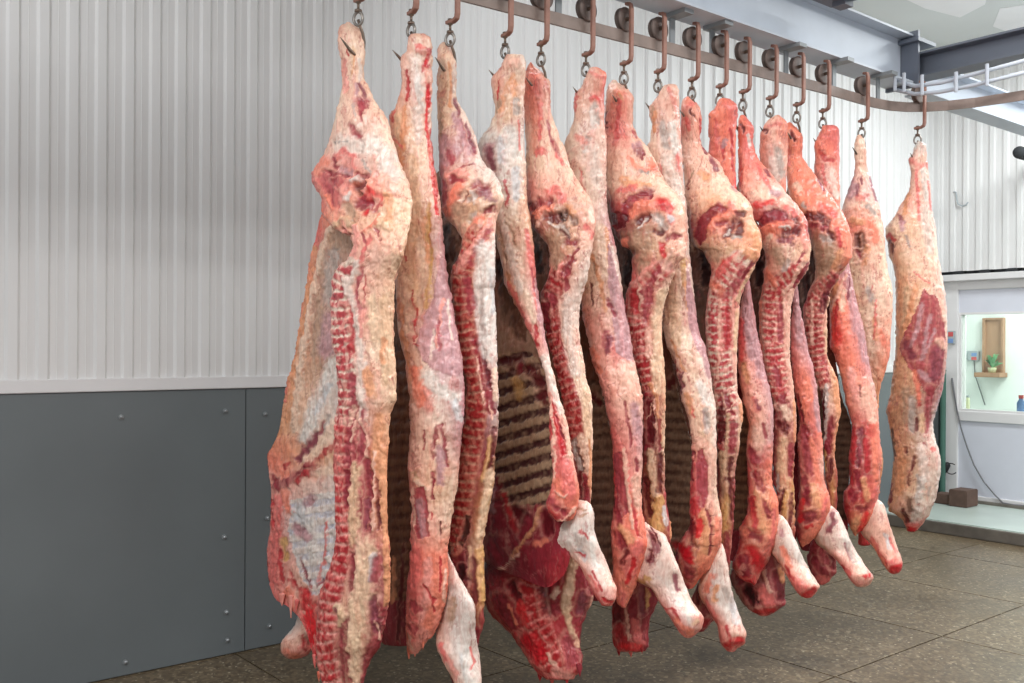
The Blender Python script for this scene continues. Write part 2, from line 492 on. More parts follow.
def floor_mat():
    m = bpy.data.materials.new('terrazzo_slabs'); m.use_nodes = True
    nt = m.node_tree; b = nt.nodes['Principled BSDF']; N = nt.nodes.new; Lk = nt.links.new
    tc = N('ShaderNodeTexCoord')
    v = N('ShaderNodeTexVoronoi'); v.inputs['Scale'].default_value = 60; Lk(tc.outputs['Object'], v.inputs['Vector'])
    r = N('ShaderNodeValToRGB'); e = r.color_ramp.elements
    e[0].position = 0; e[0].color = (*lin((76, 63, 48)), 1); e[1].position = 1; e[1].color = (*lin((160, 147, 124)), 1)
    q = e.new(.55); q.color = (*lin((104, 90, 70)), 1); q = e.new(.82); q.color = (*lin((122, 107, 85)), 1)
    Lk(v.outputs['Color'], r.inputs['Fac'])
    v2 = N('ShaderNodeTexVoronoi'); v2.inputs['Scale'].default_value = 120; Lk(tc.outputs['Object'], v2.inputs['Vector'])
    r2 = N('ShaderNodeValToRGB'); r2.color_ramp.elements[0].position = .86; r2.color_ramp.elements[1].position = .95
    r2.color_ramp.elements[0].color = (0, 0, 0, 1); r2.color_ramp.elements[1].color = (1, 1, 1, 1)
    Lk(v2.outputs['Color'], r2.inputs['Fac'])
    mx = N('ShaderNodeMix'); mx.data_type = 'RGBA'
    Lk(r2.outputs['Color'], mx.inputs['Factor']); Lk(r.outputs['Color'], mx.inputs[6]); mx.inputs[7].default_value = (*lin((190, 180, 158)), 1)
    n = N('ShaderNodeTexNoise'); n.inputs['Scale'].default_value = 1.6; n.inputs['Detail'].default_value = 6
    Lk(tc.outputs['Object'], n.inputs['Vector'])
    r3 = N('ShaderNodeValToRGB'); r3.color_ramp.elements[0].position = .3; r3.color_ramp.elements[1].position = .72
    r3.color_ramp.elements[0].color = (.72, .70, .68, 1); r3.color_ramp.elements[1].color = (1.15, 1.15, 1.14, 1)
    Lk(n.outputs['Fac'], r3.inputs['Fac'])
    m2 = N('ShaderNodeMix'); m2.data_type = 'RGBA'; m2.blend_type = 'MULTIPLY'; m2.inputs['Factor'].default_value = 1
    Lk(mx.outputs[2], m2.inputs[6]); Lk(r3.outputs['Color'], m2.inputs[7])
    Lk(m2.outputs[2], b.inputs['Base Color'])
    rr = N('ShaderNodeMapRange'); rr.inputs['To Min'].default_value = .22; rr.inputs['To Max'].default_value = .5
    Lk(n.outputs['Fac'], rr.inputs['Value']); Lk(rr.outputs[0], b.inputs['Roughness'])
    return m
M_floor = floor_mat()
M_joint = mat('dark_joint', (50, 46, 42), .8, var=.1)

# floor: slabs 1 m square with sunk joints, one mesh
bm = bmesh.new()
xs = [1.95+k for k in range(-4, 10)]; ys_ = [2.47+k for k in range(-4, 4)]
for x in xs:
    for y in ys_:
        a, b_ = x+.004, min(y+1, 99)
        x1 = min(x+1-.004, ENDX+.3); y1 = min(y+1-.004, WALLY+.1)
        if x1 <= a or y1 <= y+.004: continue
        box(bm, (a, y+.004, -.05), (x1, y1, 0))
fl = struct(obj('floor', bm, M_floor))
bj = bmesh.new(); box(bj, (xs[0], ys_[0], -.08), (ENDX+.3, WALLY+.1, -.006)); struct(obj('trim_1', bj, M_joint))

# profiled white sheet above, grey flat sheets below
def profiled(name, axis, lo, hi, zlo, zhi, face, sign, pitch=.119, off=0.0, depth=.016):
    """trapezoid-ribbed sheet; ribs run upright; 'axis' = direction along the wall"""
    bm = bmesh.new(); pts = []
    k = math.floor((lo-off)/pitch)
    while off+k*pitch < hi:
        o = off+k*pitch
        for du, h in ((0, 0), (.010, depth), (.046, depth), (.058, .002), (.085, .002), (.086, .0035), (.090, .0035), (.091, .002), (pitch-.001, 0.0)):
            if lo <= o+du <= hi: pts.append((o+du, h))
        k += 1
    a = [];
    for u, h in pts:
        w = face+sign*h
        p = (u, w) if axis == 'x' else (w, u)
        a.append((bm.verts.new((p[0], p[1], zlo)), bm.verts.new((p[0], p[1], zhi))))
    for (p0, p1), (q0, q1) in zip(a[:-1], a[1:]): bm.faces.new((p0, q0, q1, p1))
    return obj(name, bm, M_panel)

BZ = 1.292
core = boxo('wall_back', (-2, WALLY+.004, 0), (ENDX+.1, WALLY+.12, CEIL), M_trim); struct(core)
w = profiled('trim_2', 'x', -2, ENDX, BZ+.05, CEIL, WALLY, -1, off=.93); struct(w)
boxf = boxo('trim_3', (-2, WALLY-.022, BZ), (2.62, WALLY+.003, BZ+.058), M_trim, bevel=.003); struct(boxf)
boxf = boxo('trim_4', (2.626, WALLY-.022, BZ), (ENDX, WALLY+.003, BZ+.058), M_trim, bevel=.003); struct(boxf)
seam = [(-2, 1.998), (2.002, 3.62), (3.624, 5.4), (5.404, 7.2), (7.204, ENDX)]
zs = (.16, 1.16)
boltpx = {0: [(121, 417), (225, 411), (224, 537), (125, 662), (226, 612), (227, 640)], 1: [(265, 414), (267, 518), (269, 626), (430, 405), (430, 500)]}
boltspots = {}
for q_, l_ in boltpx.items():
    boltspots[q_] = []
    for bx_, by_ in l_:
        p_ = at(bx_, by_, dist_Y(bx_, by_, WALLY-.012)); boltspots[q_].append((float(p_[0]), float(p_[2])))
for q, (a, b_) in enumerate(seam):
    pn = boxo('trim_%d' % (5+q), (a, WALLY-.012, 0.004), (b_, WALLY+.003, BZ-.002), M_grey, bevel=.002); struct(pn)
    for (x, z) in boltspots.get(q, []):
        bm = bmesh.new()
        lathe(bm, (x, WALLY-.012, z), (0, -1, 0), [(0, .012), (.003, .012), (.003, .008), (.011, .0075), (.014, .004)], 10)
        obj('bolt', bm, M_bolt, pn)

# end wall: profiled sheet above the partition
endw = boxo('wall_right', (ENDX+.02, -2.0, 0), (ENDX+.06, WALLY+.1, CEIL), M_trim)
# opening for the window is cut from the wall
def cut_wall():
    me = endw.data; bm = bmesh.new()
    ya, yb = 2.55, 4.28; za, zb = .93, 1.84
    for lo, hi in (((ENDX+.02, -2.0, 0), (ENDX+.06, ya, CEIL)), ((ENDX+.02, yb, 0), (ENDX+.06, WALLY+.1, CEIL)),
                   ((ENDX+.02, ya, 0), (ENDX+.06, yb, za)), ((ENDX+.02, ya, zb), (ENDX+.06, yb, CEIL))):
        box(bm, lo, hi)
    bm.to_mesh(me); bm.free()
cut_wall(); struct(endw)
e = profiled('trim_10', 'y', -2, WALLY, 2.22, CEIL, ENDX-.10, -1, off=.02, depth=.02); struct(e)
# dark blocks painted as the shaded gaps under the ribs, and the lintel the sheet stands on
bm = bmesh.new()
k = 0
while True:
    o = -2+.02+k*.119*2
    if o > WALLY-.1: break
    box(bm, (ENDX-.115, o+.02, 2.195), (ENDX-.02, o+.12, 2.222)); k += 1
box(bm, (ENDX-.08, -2, 2.19), (ENDX+.02, WALLY, 2.222))
struct(obj('trim_11', bm, M_gap))
struct(boxo('trim_12', (ENDX-.14, -2, 2.13), (ENDX+.02, WALLY, 2.19), M_trim, bevel=.004))

struct(boxo('trim_19', (ENDX-.16, WALLY-.05, 2.20), (ENDX+.02, WALLY+.003, CEIL), M_panel))

def atX(px, py, X): return at(px, py, dist_X(px, py, X))
def pxX(px, X, y=347.0): return float(atX(px, y, X)[1])       # Y of the point seen at px on plane X
def pzX(py, px, X): return float(atX(px, py, X)[2])

# partition under the lintel with its window
WX = ENDX-.02
y_l = 4.36; y_r = 2.55
bm = bmesh.new()
box(bm, (WX-.05, 4.30, .10), (WX+.04, 4.46, 2.13)); box(bm, (WX-.05, -2, 2.05), (WX+.04, 4.30, 2.13))
box(bm, (WX-.045, -2, .84), (WX+.04, 4.30, .93)); box(bm, (WX-.05, -2, .10), (WX+.04, 4.30, .16)); box(bm, (WX-.05, 2.45, .93), (WX+.04, 2.55, 2.05))
bmesh.ops.bevel(bm, geom=bm.edges[:], offset=.004, segments=1, affect='EDGES')
win = struct(obj('window_1', bm, M_trim))
bm = bmesh.new(); box(bm, (WX-.025, -2, .16), (WX+.03, 4.30, .84)); box(bm, (WX-.025, -2, 1.84), (WX+.03, 4.30, 2.05))
obj('infill_panel', bm, M_pvc, win)
bm = bmesh.new(); box(bm, (WX, 2.55, .93), (WX+.006, 4.30, 1.84)); obj('window_pane', bm, M_glass, win)
bm = bmesh.new()
for a in ((2.55, .93, 4.30, .95), (2.55, 1.82, 4.30, 1.84), (4.28, .95, 4.30, 1.82)): box(bm, (WX-.03, a[0], a[1]), (WX+.03, a[2], a[3]))
obj('window_bead', bm, M_trim, win)
struct(boxo('trim_13', (WX-.10, -2, .10), (WX-.052, 4.30, .125), M_stepedge))  # added dark strip, painted as the shaded gap under the partition

# the little room behind the glass
RX = 10.9
struct(boxo('wall_1', (RX, .5, 0), (RX+.05, 5.6, 2.8), M_room)); struct(boxo('wall_2', (ENDX+.1, 5.55, 0), (RX, 5.6, 2.8), M_room))
struct(boxo('floor_1', (ENDX+.07, .5, .05), (RX, 5.6, .1), M_step)); struct(boxo('ceiling_1', (ENDX+.07, .5, 2.8), (RX+.05, 5.6, 2.85), M_room))
struct(boxo('wall_3', (ENDX+.1, .45, 0), (RX, .5, 2.8), M_room))
ya, yb = pxX(1005, RX), pxX(985, RX)
z0, z1 = pzX(377, 995, RX), pzX(318, 995, RX)
sh = empty('wall_shelf', (RX-.02, (ya+yb)/2, z0), 'brown wooden wall niche with a small shelf, seen through the partition window', 'shelf')
boxo('back_board', (RX-.03, ya+.015, z0), (RX-.004, yb-.015, z1), M_board, sh)
bm = bmesh.new(); box(bm, (RX-.06, ya-.005, z0), (RX-.004, ya+.02, z1)); box(bm, (RX-.06, yb-.02, z0), (RX-.004, yb+.005, z1)); box(bm, (RX-.06, ya+.02, z1-.02), (RX-.004, yb-.02, z1)); obj('side_rail', bm, M_brown if False else M_board, sh)
boxo('shelf_board', (RX-.2, ya-.03, z0), (RX-.004, yb+.03, z0+.05), M_board, sh, .004)
# plant on the shelf
pl = empty('potted_plant', (RX-.13, (ya+yb)/2-.03, z0+.05), 'small green leafy plant standing on the brown niche shelf', 'plant')
bm = bmesh.new(); lathe(bm, (RX-.13, (ya+yb)/2-.03, z0+.05), (0, 0, 1), [(0, .035), (.05, .045), (.055, .045)], 14); obj('pot', bm, M_pot, pl, True)
bm = bmesh.new(); rng = random.Random(3)
for k in range(34):
    a = rng.uniform(0, 6.28); tl = rng.uniform(.05, .13); up_ = rng.uniform(.05, .16)
    c0 = Vector((RX-.13, (ya+yb)/2-.03, z0+.1)); d = Vector((math.cos(a)*.6, math.sin(a), 0))
    tip = c0+d*tl+Vector((0, 0, up_)); md = c0+d*tl*.55+Vector((0, 0, up_*.9)); sd = Vector((-d.y, d.x, .1))*.022
    v = [bm.verts.new(p) for p in (c0, md+sd, tip, md-sd)]; bm.faces.new(v)
obj('foliage', bm, M_leaf, pl)
# switch gear on the far wall, cords, jar on the sill
g = empty('control_box', tuple(atX(968, 356, RX-.05)), 'small grey control box with two cords on the mint wall behind the glass', 'control box')
c = atX(964, 355, RX-.06); bm = bmesh.new(); lathe(bm, (RX-.002, c[1], c[2]), (-1, 0, 0), [(0, .05), (.05, .05), (.07, .04), (.08, .02)], 16); obj('round_switch', bm, M_box, g, True)
a_, b_ = atX(978, 361, RX-.05), atX(968, 351, RX-.05); boxo('housing', (RX-.07, a_[1], a_[2]), (RX-.002, b_[1], b_[2]), M_box, g, .006)
a_, b_ = atX(977, 360, RX-.06), atX(972, 357, RX-.06); boxo('red_label', (RX-.074, a_[1], a_[2]), (RX-.07, b_[1], b_[2]), M_redb, g)
a_, b_ = atX(977, 356, RX-.06), atX(972, 353, RX-.06); boxo('blue_label', (RX-.074, a_[1], a_[2]), (RX-.07, b_[1], b_[2]), M_blueb, g)
for pts in (((962, 360), (962, 380), (962, 395)), ((974, 360), (975, 375), (985, 405))):
    bm = bmesh.new(); tube(bm, [tuple(atX(x, y, RX-.02)) for x, y in pts], .006, 6); obj('cord', bm, M_cable, g)
jx = WX+.14
p0 = atX(965, 408, jx)
jr = empty('storage_jar', (jx, float(p0[1]), .93), 'small pale yellow jar standing on the sill behind the glass', 'jar')
bm = bmesh.new(); lathe(bm, (jx, p0[1], .93), (0, 0, 1), [(0, .038), (.01, .042), (.1, .042), (.12, .034)], 16); obj('jar_body', bm, M_pot, jr, True)
bm = bmesh.new(); lathe(bm, (jx, p0[1], 1.05), (0, 0, 1), [(0, .037), (.02, .037)], 16); obj('lid', bm, M_box, jr)
struct(boxo('trim_14', (ENDX+.065, 2.5, .88), (ENDX+.32, 4.36, .93), M_trim))
p0 = atX(1021, 410, jx)
bt = empty('bottle', (jx, float(p0[1]), .93), 'blue bottle with a red cap on the sill at the right edge', 'bottle')
bm = bmesh.new(); lathe(bm, (jx, p0[1], .93), (0, 0, 1), [(0, .035), (.09, .036), (.12, .018), (.13, .018)], 14); obj('bottle_body', bm, M_blueb, bt, True)
bm = bmesh.new(); lathe(bm, (jx, p0[1], 1.06), (0, 0, 1), [(0, .021), (.03, .021)], 14); obj('cap', bm, M_redb, bt)

# labelled socket beside the frame, hanging cable and plug
s0 = atX(955, 344, WX-.06); s1 = atX(949, 331, WX-.06)
sk = empty('wall_socket', (WX-.05, float((s0[1]+s1[1])/2), float(s0[2])), 'small socket box with pink and blue label on the partition post', 'socket')
boxo('socket_box', (WX-.085, float(s0[1]), float(s0[2])), (WX-.05, float(s1[1]), float(s1[2])), M_box, sk, .004)
boxo('pink_label', (WX-.088, float(s0[1])+.006, float(s0[2])+.07), (WX-.085, float(s1[1])-.006, float(s1[2])-.01), M_redb, sk)
boxo('blue_label', (WX-.088, float(s0[1])+.006, float(s0[2])+.01), (WX-.085, float(s1[1])-.006, float(s0[2])+.05), M_blueb, sk)
bm = bmesh.new()
cp = [(952, 378), (954, 392), (957, 410), (961, 428), (967, 447), (974, 465), (984, 482), (995, 495), (1003, 503), (1014, 505), (1030, 506)]
cpt = [(*atX(x, y, WX-.062)[:2], float(atX(x, y, WX-.062)[2])) for x, y in cp]
tube(bm, cpt, .007, 8)
tagit(obj('cable', bm, M_cable, None, True), 'thin grey cable hanging in a curve down the white partition', 'cable')
pg = atX(947, 467, WX-.09)
pgo = empty('plug', tuple(pg), 'black plug with looped lead hanging beside the green post', 'plug')
bm = bmesh.new(); lathe(bm, (pg[0]-.02, pg[1], pg[2]), (0, .5, -1), [(-.05, .012), (-.03, .03), (.03, .032), (.06, .02)], 14); obj('plug_body', bm, M_black, pgo, True)
bm = bmesh.new(); pts = []
for k in range(13):
    a = -math.pi*.8+k/12*math.pi*1.5; pts.append((pg[0]-.02, pg[1]-.05+.055*math.cos(a), pg[2]-.01+.05*math.sin(a)))
tube(bm, pts, .005, 6); obj('lead', bm, M_black, pgo)
# green post in the corner
gp = atX(943, 495, WX-.13)
bm = bmesh.new(); tube(bm, [(WX-.14, gp[1], .10), (WX-.14, gp[1], 1.30)], .026, 14); tube(bm, [(WX-.14, gp[1], 1.30), (WX-.14, gp[1], 1.31)], .03, 14); tube(bm, [(WX-.14, gp[1], .10), (WX-.14, gp[1], .112)], .05, 14)
tagit(obj('corner_post', bm, M_green), 'dark green upright post in the corner beside the partition', 'post')
# step
stp = boxo('step', (7.72, -2, 0.002), (WX-.0, WALLY-.014, .10), M_step, None, .006)
stp.name = 'trim_15'; struct(stp)
e_ = boxo('trim_16', (7.68, -2, 0.002), (7.718, WALLY-.014, .092), M_stepedge, None, .004); struct(e_)
# timber blocks on the step
def on_step(px, d_x): return pxX(px, d_x)
b0 = on_step(970, 8.55); b1 = on_step(952, 8.55)
tagit(boxo('timber_block', (8.5, b0, .101), (8.72, b1, .25), M_brown, None, .006), 'taller dark brown timber block on the step in front of the partition', 'block')
b2 = on_step(937, 8.62)
tagit(boxo('timber_block', (8.55, b1+.012, .101), (8.72, b2, .19), M_brown, None, .006), 'lower dark brown timber block on the step next to the corner', 'block')
# wire hook and pipe stub high on the end wall
hk = [(954, 192), (956, 192), (957, 200), (958, 204), (962, 206), (966, 205), (968, 202)]
bm = bmesh.new(); pp = [tuple(atX(x, y, ENDX-.125)) for x, y in hk]; pp = [(ENDX-.11, pp[0][1], pp[0][2])]+pp
tube(bm, pp, .007, 6)
tagit(obj('wire_hook', bm, M_box, None, True), 'small bent wire hook on the bare white end wall', 'hook')
p0 = atX(1018, 152, 8.35)
bm = bmesh.new(); tube(bm, [(8.35, p0[1], p0[2]), (8.37, p0[1], p0[2]), (ENDX-.125, p0[1], p0[2])], [.045, .052, .052], 18)
tagit(obj('pipe', bm, M_gap, None, True), 'dark grey pipe stub jutting from the end wall at the right edge', 'pipe')

# ceiling
struct(boxo('ceiling', (-2.5, -3, CEIL), (ENDX+.1, WALLY+.12, CEIL+.08), M_ceil))
rng = random.Random(11)
for q, spots in enumerate(([(900, -4), (945, -6), (990, -14), (985, 4), (960, 17), (925, 8)], [(1000, 8), (1060, 0), (1075, 40), (1020, 36), (993, 26)])):
    pts = []
    for x, y in spots:
        t, v = tv(x, y); d = (CEIL-1.5)/v; p = at(x, y, d); pts.append((float(p[0]), float(p[1])))
    bm = bmesh.new(); prism(bm, pts, 'z', CEIL-.004, CEIL+.01); struct(obj('trim_%d' % (17+q), bm, M_patch))

# overhead steel: I-beam along the wall, cross beam
def ibeam(name, axis, lo, hi, c, z0, z1, half, m, web=.006, fl=.012):
    bm = bmesh.new()
    def bx(a0, a1, b0, b1, zz0, zz1):
        if axis == 'x': box(bm, (a0, b0, zz0), (a1, b1, zz1))
        else: box(bm, (b0, a0, zz0), (b1, a1, zz1))
    bx(lo, hi, c-half, c+half, z0, z0+fl); bx(lo, hi, c-half, c+half, z1-fl, z1); bx(lo, hi, c-web, c+web, z0+fl, z1-fl)
    return obj(name, bm, m)
M_strap = mat('grey_strap_paint', (146, 152, 156), .5, var=.08)
BZ0, BZ1 = 3.02, 3.30
BY = 2.90
b = ibeam('steel_beam', 'x', -1.5, 5.27, BY, BZ0, BZ1, .085, M_beam); tagit(b, 'pale blue-grey steel beam running along above the meat rail', 'beam')
b = ibeam('steel_beam', 'x', 5.46, ENDX-.13, BY, BZ0-.02, BZ0+.17, .07, M_beam); tagit(b, 'pale steel beam carrying on towards the end wall behind the conduits', 'beam')
cb = ibeam('steel_beam', 'y', .2, BY+.06, 5.37, 3.06, 3.20, .07, M_darkbeam); tagit(cb, 'dark grey cross beam at upper right, above the bend of the rail', 'beam')
# junction plates on the joint
bm = bmesh.new(); box(bm, (5.275, BY-.11, 3.0), (5.295, BY+.09, 3.32)); box(bm, (5.24, BY-.13, 3.25), (5.44, BY+.1, 3.272))
tagit(obj('joint_plate', bm, M_darkbeam), 'grey joint plate where the two overhead beams meet', 'plate')
# hanging piece at the very top
bm = bmesh.new(); p = at(838, 0, 4.6); box(bm, (p[0]-.10, p[1]-.5, p[2]+.012), (p[0]+.10, p[1]+.10, p[2]+.10)); box(bm, (p[0]+.03, p[1]-.02, p[2]-.016), (p[0]+.10, p[1]+.05, p[2]+.012)); box(bm, (p[0]-.02, p[1]-.3, p[2]+.10), (p[0]+.02, p[1]-.26, CEIL))
tagit(obj('steel_bracket', bm, M_darkbeam), 'dark steel bracket just under the ceiling at the top edge', 'bracket')

# the meat rail: flat bar on edge, bending towards the camera side
RZ0, RZ1 = 2.83, 2.882
rp = [(-1.5, 3.22), (2.2, 3.0), (4.5, 2.862)]
bend = [(4.5, 2.862), (4.75, 2.858), (4.91, 2.852), (5.04, 2.83), (5.14, 2.785), (5.22, 2.715), (5.28, 2.62), (5.33, 2.49), (5.37, 2.25), (5.43, 1.7), (5.47, 1.0)]
path = rp+bend[1:]
bm = bmesh.new(); tube(bm, [(x, y, (RZ0+RZ1)/2) for x, y in path], 1, flat=((RZ1-RZ0)/2, .006))
rail = obj('meat_rail', bm, M_rail); tagit(rail, 'rusty flat overhead rail carrying all the hooks, bending right at its far end', 'rail')
for px in (712, 786):
    pass
def rail_at(px):
    t, _ = tv(px, 60.0)
    for (x0, y0), (x1, y1) in zip(path[:-1], path[1:]):
        # solve (x,y) on segment with x*(FWy+tRTy) = y*(FWx+tRTx)
        a = FW[0]+t*RT[0]; c = FW[1]+t*RT[1]
        den = (x1-x0)*c-(y1-y0)*a
        if abs(den) < 1e-9: continue
        s = (y0*a-x0*c)/den
        if 0 <= s <= 1: return x0+s*(x1-x0), y0+s*(y1-y0)
    raise ValueError(px)
for q, px in enumerate((560, 674, 714, 788, 836, 880)):
    x, y = rail_at(px); y += .012
    bm = bmesh.new(); box(bm, (x-.016, y-.004, RZ0+.012), (x+.016, y+.004, BZ0-.001)); box(bm, (x-.03, y-.10, BZ0-.02), (x+.03, y+.03, BZ0-.001)); box(bm, (x-.02, y-.006, RZ0+.01), (x+.02, y+.008, RZ1-.012))
    h = obj('rail_bracket', bm, M_strap, rail); h['label'] = 'grey strap tying the rail up to the beam'
# conduits with clips beside the cross beam
c0 = [at(896, 80, 5.36), at(915, 86, 5.28), at(940, 83, 5.2), at(975, 74, 5.1), at(1030, 59, 4.95)]
c1 = [at(896, 90, 5.36), at(915, 94, 5.28), at(940, 92, 5.2), at(975, 85, 5.1), at(1030, 71, 4.95)]
cd = empty('conduit_run', tuple(c0[0]), 'pair of thin pale pipes with clips running under the dark cross beam', 'pipes')
for pts in (c0, c1):
    bm = bmesh.new(); tube(bm, [tuple(p) for p in pts], .011, 10); obj('pipe', bm, M_beam, cd, True)
for x, ya_, yb_ in ((895, 72, 91), (904, 73, 92), (922, 75, 95), (956, 72, 92), (987, 64, 86)):
    k = np.interp(x, [896, 915, 940, 975, 1030], [5.36, 5.28, 5.2, 5.1, 4.95])-.03
    bm = bmesh.new(); tube(bm, [tuple(at(x, ya_, k)), tuple(at(x, yb_, k))], .010, 8); obj('clip', bm, M_beam, cd)

# ------------------------------------------------------------------ roller hooks
HOOKS = [358, 411, 450, 505, 541, 586, 624, 658, 692, 720, 743, 770, 797, 823, 862, 918]
HP = [rail_at(p) for p in HOOKS]
HL = ['roller hook hanging partly above the frame over the nearest side of beef', 'second roller hook from the left, over the slim shank streaked with blood',
      'third roller hook from the left, over the side with pale grey back fat', 'fourth roller hook from the left, its bar rusty orange',
      'fifth roller hook from the left, its wheel cut by the top edge', 'sixth roller hook from the left, wheel high against the white wall']
NUMW = ['seventh', 'eighth', 'ninth', 'tenth', 'eleventh', 'twelfth', 'thirteenth', 'fourteenth']
HL += ['%s rusty roller hook from the left along the rail' % n for n in NUMW]
HL += ['last roller hook before the bend of the rail, second from the right', 'roller hook alone on the bend of the rail, farthest right']
def make_hook():
    r = empty('roller_hook', (0, 0, RZ1), HL[0], 'hook', 'roller hooks on the meat rail')
    base = Vector((0, 0, RZ1)); zc = RZ1+.0465
    bm = bmesh.new()
    lathe(bm, (0, 0, zc), (0, 1, 0), [(-.013, .044), (-.012, .053), (-.008, .053), (-.005, .046), (.005, .046), (.008, .053), (.012, .053), (.013, .044), (.015, .016), (.022, .014)], 26)
    obj('wheel', bm, M_wheel, r, True)
    bm = bmesh.new(); tube(bm, [(0, -.040, zc), (0, .030, zc)], .009, 10); obj('axle', bm, M_spike, r)
    bm = bmesh.new()
    yy = -.040
    tube(bm, [(0, yy+.03, zc+.066), (0, yy+.006, zc+.062), (0, yy, zc+.04), (0, yy, zc-.10), (0, yy, zc-.165), (0, yy+.004, zc-.182), (0, yy+.02, zc-.19), (0, yy+.058, zc-.19)], 1, flat=(.0065, .011))
    bmesh.ops.bevel(bm, geom=bm.edges[:], offset=.002, segments=1, affect='EDGES')
    obj('hanger', bm, M_rust, r)
    z = zc-.19
    bm = bmesh.new(); lathe(bm, (0, 0, z), (0, 0, -1), [(-.012, .010), (.010, .010), (.012, .005), (.034, .005), (.034, .013), (.042, .014), (.044, .005)], 12); obj('swivel', bm, M_spike, r, True)
    bm = bmesh.new(); zr = z-.066; pts = []
    for k in range(25):
        a = math.pi/2+k/24*2*math.pi; pts.append((.4*.017*math.cos(a)+.0, -.017*math.cos(a), zr+.024*math.sin(a)))
    tube(bm, pts, .0055, 8, cap=False); obj('ring', bm, M_steel, r, True)
    # meat hook: eye, shank behind the hock, point coming out at the front left
    R_ = Vector(tuple(RT)); F_ = Vector(tuple(FW)); c = Vector((0, 0, zr))
    hp = [(.0, 0, -.004), (.006, .0, -.026), (.016, .006, -.05), (.021, .012, -.08), (.019, .016, -.108), (.009, .004, -.130), (-.008, .0, -.132), (-.028, -.016, -.118), (-.044, -.034, -.100), (-.060, -.048, -.084)]
    bm = bmesh.new(); tube(bm, [c+R_*a+F_*b+Vector((0, 0, h)) for a, b, h in hp], [.0055]*6+[.006, .0062, .0045, .0008], 10); obj('meat_hook', bm, M_spike, r, True)
    return r
h0 = make_hook()
for q, (x, y) in enumerate(HP):
    if q == 0: r = h0
    else:
        r = h0.copy(); COL.objects.link(r)
        for ch in list(h0.children):
            cc = ch.copy(); COL.objects.link(cc); cc.parent = r
    r.location = (x, y, RZ1); r['label'] = HL[q]; r.rotation_euler = (0, 0, 0 if q == 15 else random.Random(q).uniform(-.15, .15))
HPX = [p[0] for p in HP]

# ------------------------------------------------------------------ light, camera
def area(name, loc, size, power, rot=(0, 0, 0), col=(1, 1, 1)):
    l = bpy.data.lights.new(name, 'AREA'); l.shape = 'RECTANGLE'; l.size, l.size_y = size; l.energy = power; l.color = col
    o = bpy.data.objects.new(name, l); COL.objects.link(o); o.location = loc; o.rotation_euler = rot
    return o
area('ceiling_or_fill_lamp', (1.0, .4, 4.1), (2.6, .6), 128, (math.radians(-25), 0, 0), (1, .985, .97))
area('ceiling_or_fill_lamp', (-1.0, 1.6, 4.1), (.6, 2.4), 88, (0, math.radians(-25), 0), (.98, .99, 1))  # unseen lamp added so the rib slopes of the left wall catch light
area('ceiling_or_fill_lamp', (4.4, .9, 4.1), (2.6, .6), 122, (math.radians(-20), 0, 0), (1, .98, .96))
area('ceiling_or_fill_lamp', (3.6, 3.35, 4.14), (2.2, .5), 15, (math.radians(6), math.radians(-42), 0), (.94, .98, 1))  # unseen lamp, added and tilted along the wall to brighten its rib slopes
area('ceiling_or_fill_lamp', (7.4, 1.8, 4.12), (.6, 2.4), 125, (0, 0, 0), (.94, .99, 1))
area('room_lamp', (10.0, 3.4, 2.78), (1.2, 1.6), 60, (0, 0, 0), (.95, 1, .97))
w = bpy.data.worlds.new('surroundings'); scene.world = w; w.use_nodes = True
w.node_tree.nodes['Background'].inputs['Color'].default_value = (.93, .96, 1, 1); w.node_tree.nodes['Background'].inputs['Strength'].default_value = .46; w.node_tree.nodes['Background'].inputs['Strength'].default_value = .46
cam = bpy.data.cameras.new('camera'); co = bpy.data.objects.new('camera', cam); COL.objects.link(co); scene.camera = co
cam.sensor_width = 36; cam.lens = FPX/1024*36; cam.shift_y = (HOR-341.5)/1024
cam.clip_start = .02
Rm = Matrix((RT, (0, 0, 1), -FW)).transposed()            # columns: right, up, back
# roll about the view axis
co.matrix_world = Matrix.Translation(Vector(CAM)) @ Rm.to_4x4() @ Matrix.Rotation(ROLL, 4, 'Z')
vs = scene.view_settings; vs.view_transform = 'Standard'; vs.look = 'None'; vs.exposure = .5; vs.gamma = 1; vs.use_curve_mapping = False


# ================================================================== sides of beef
MEAT = meat_material()
def bandz(s):
    r = []
    for w in s.split():
        y, c = w.split(':'); c = c.split('/')
        if len(c) == 1: c = c*3
        r.append((float(y), *c))
    return r

def side(i, label):
    x, y = HP[i-1]
    return empty('side_of_beef', (x, y, 0.0), label, 'side of beef', 'sides of beef on the rail')

def taper(L, R, up, foot):
    L, R = P(L), P(R)
    x0, y0 = L[0]; r0 = R[0][0]
    L = [(r0-18, y0-up), (r0-.45*(r0-x0)-6, y0-.3*up), (x0+.12*(r0-x0), y0+40)]+[q for q in L if q[1] > y0+60]
    R = [(r0-10, y0-up)]+R
    if foot:
        xb, yb = L[-1]; rb = R[-1][0]
        L = [q for q in L if q[1] < yb-70]+[(xb, yb-60), (xb+.25*(rb-xb), yb-25), (xb+.62*(rb-xb), yb)]
    f = lambda l: ' '.join('%.2f,%.2f' % q for q in l)
    return f(L), f(R)

def shred(root, i, x, y0, y1, w, cols='fatp', dx=0, seed=0, g=0.0):
    return loft('fat_shred', HPX[i-1], '%f,%f %f,%f %f,%f' % (x-w, y0, x-w*.7+dx*.6, y0+.6*(y1-y0), x-.4+dx, y1), '%f,%f %f,%f %f,%f' % (x+w, y0, x+w*.6+dx*.6, y0+.6*(y1-y0), x+.4+dx, y1),
                MEAT, root, g=g, m=.3, kf=.8, kb=.8, bands=bandz('0:'+cols), seed=seed, amp=.003, seams=0)

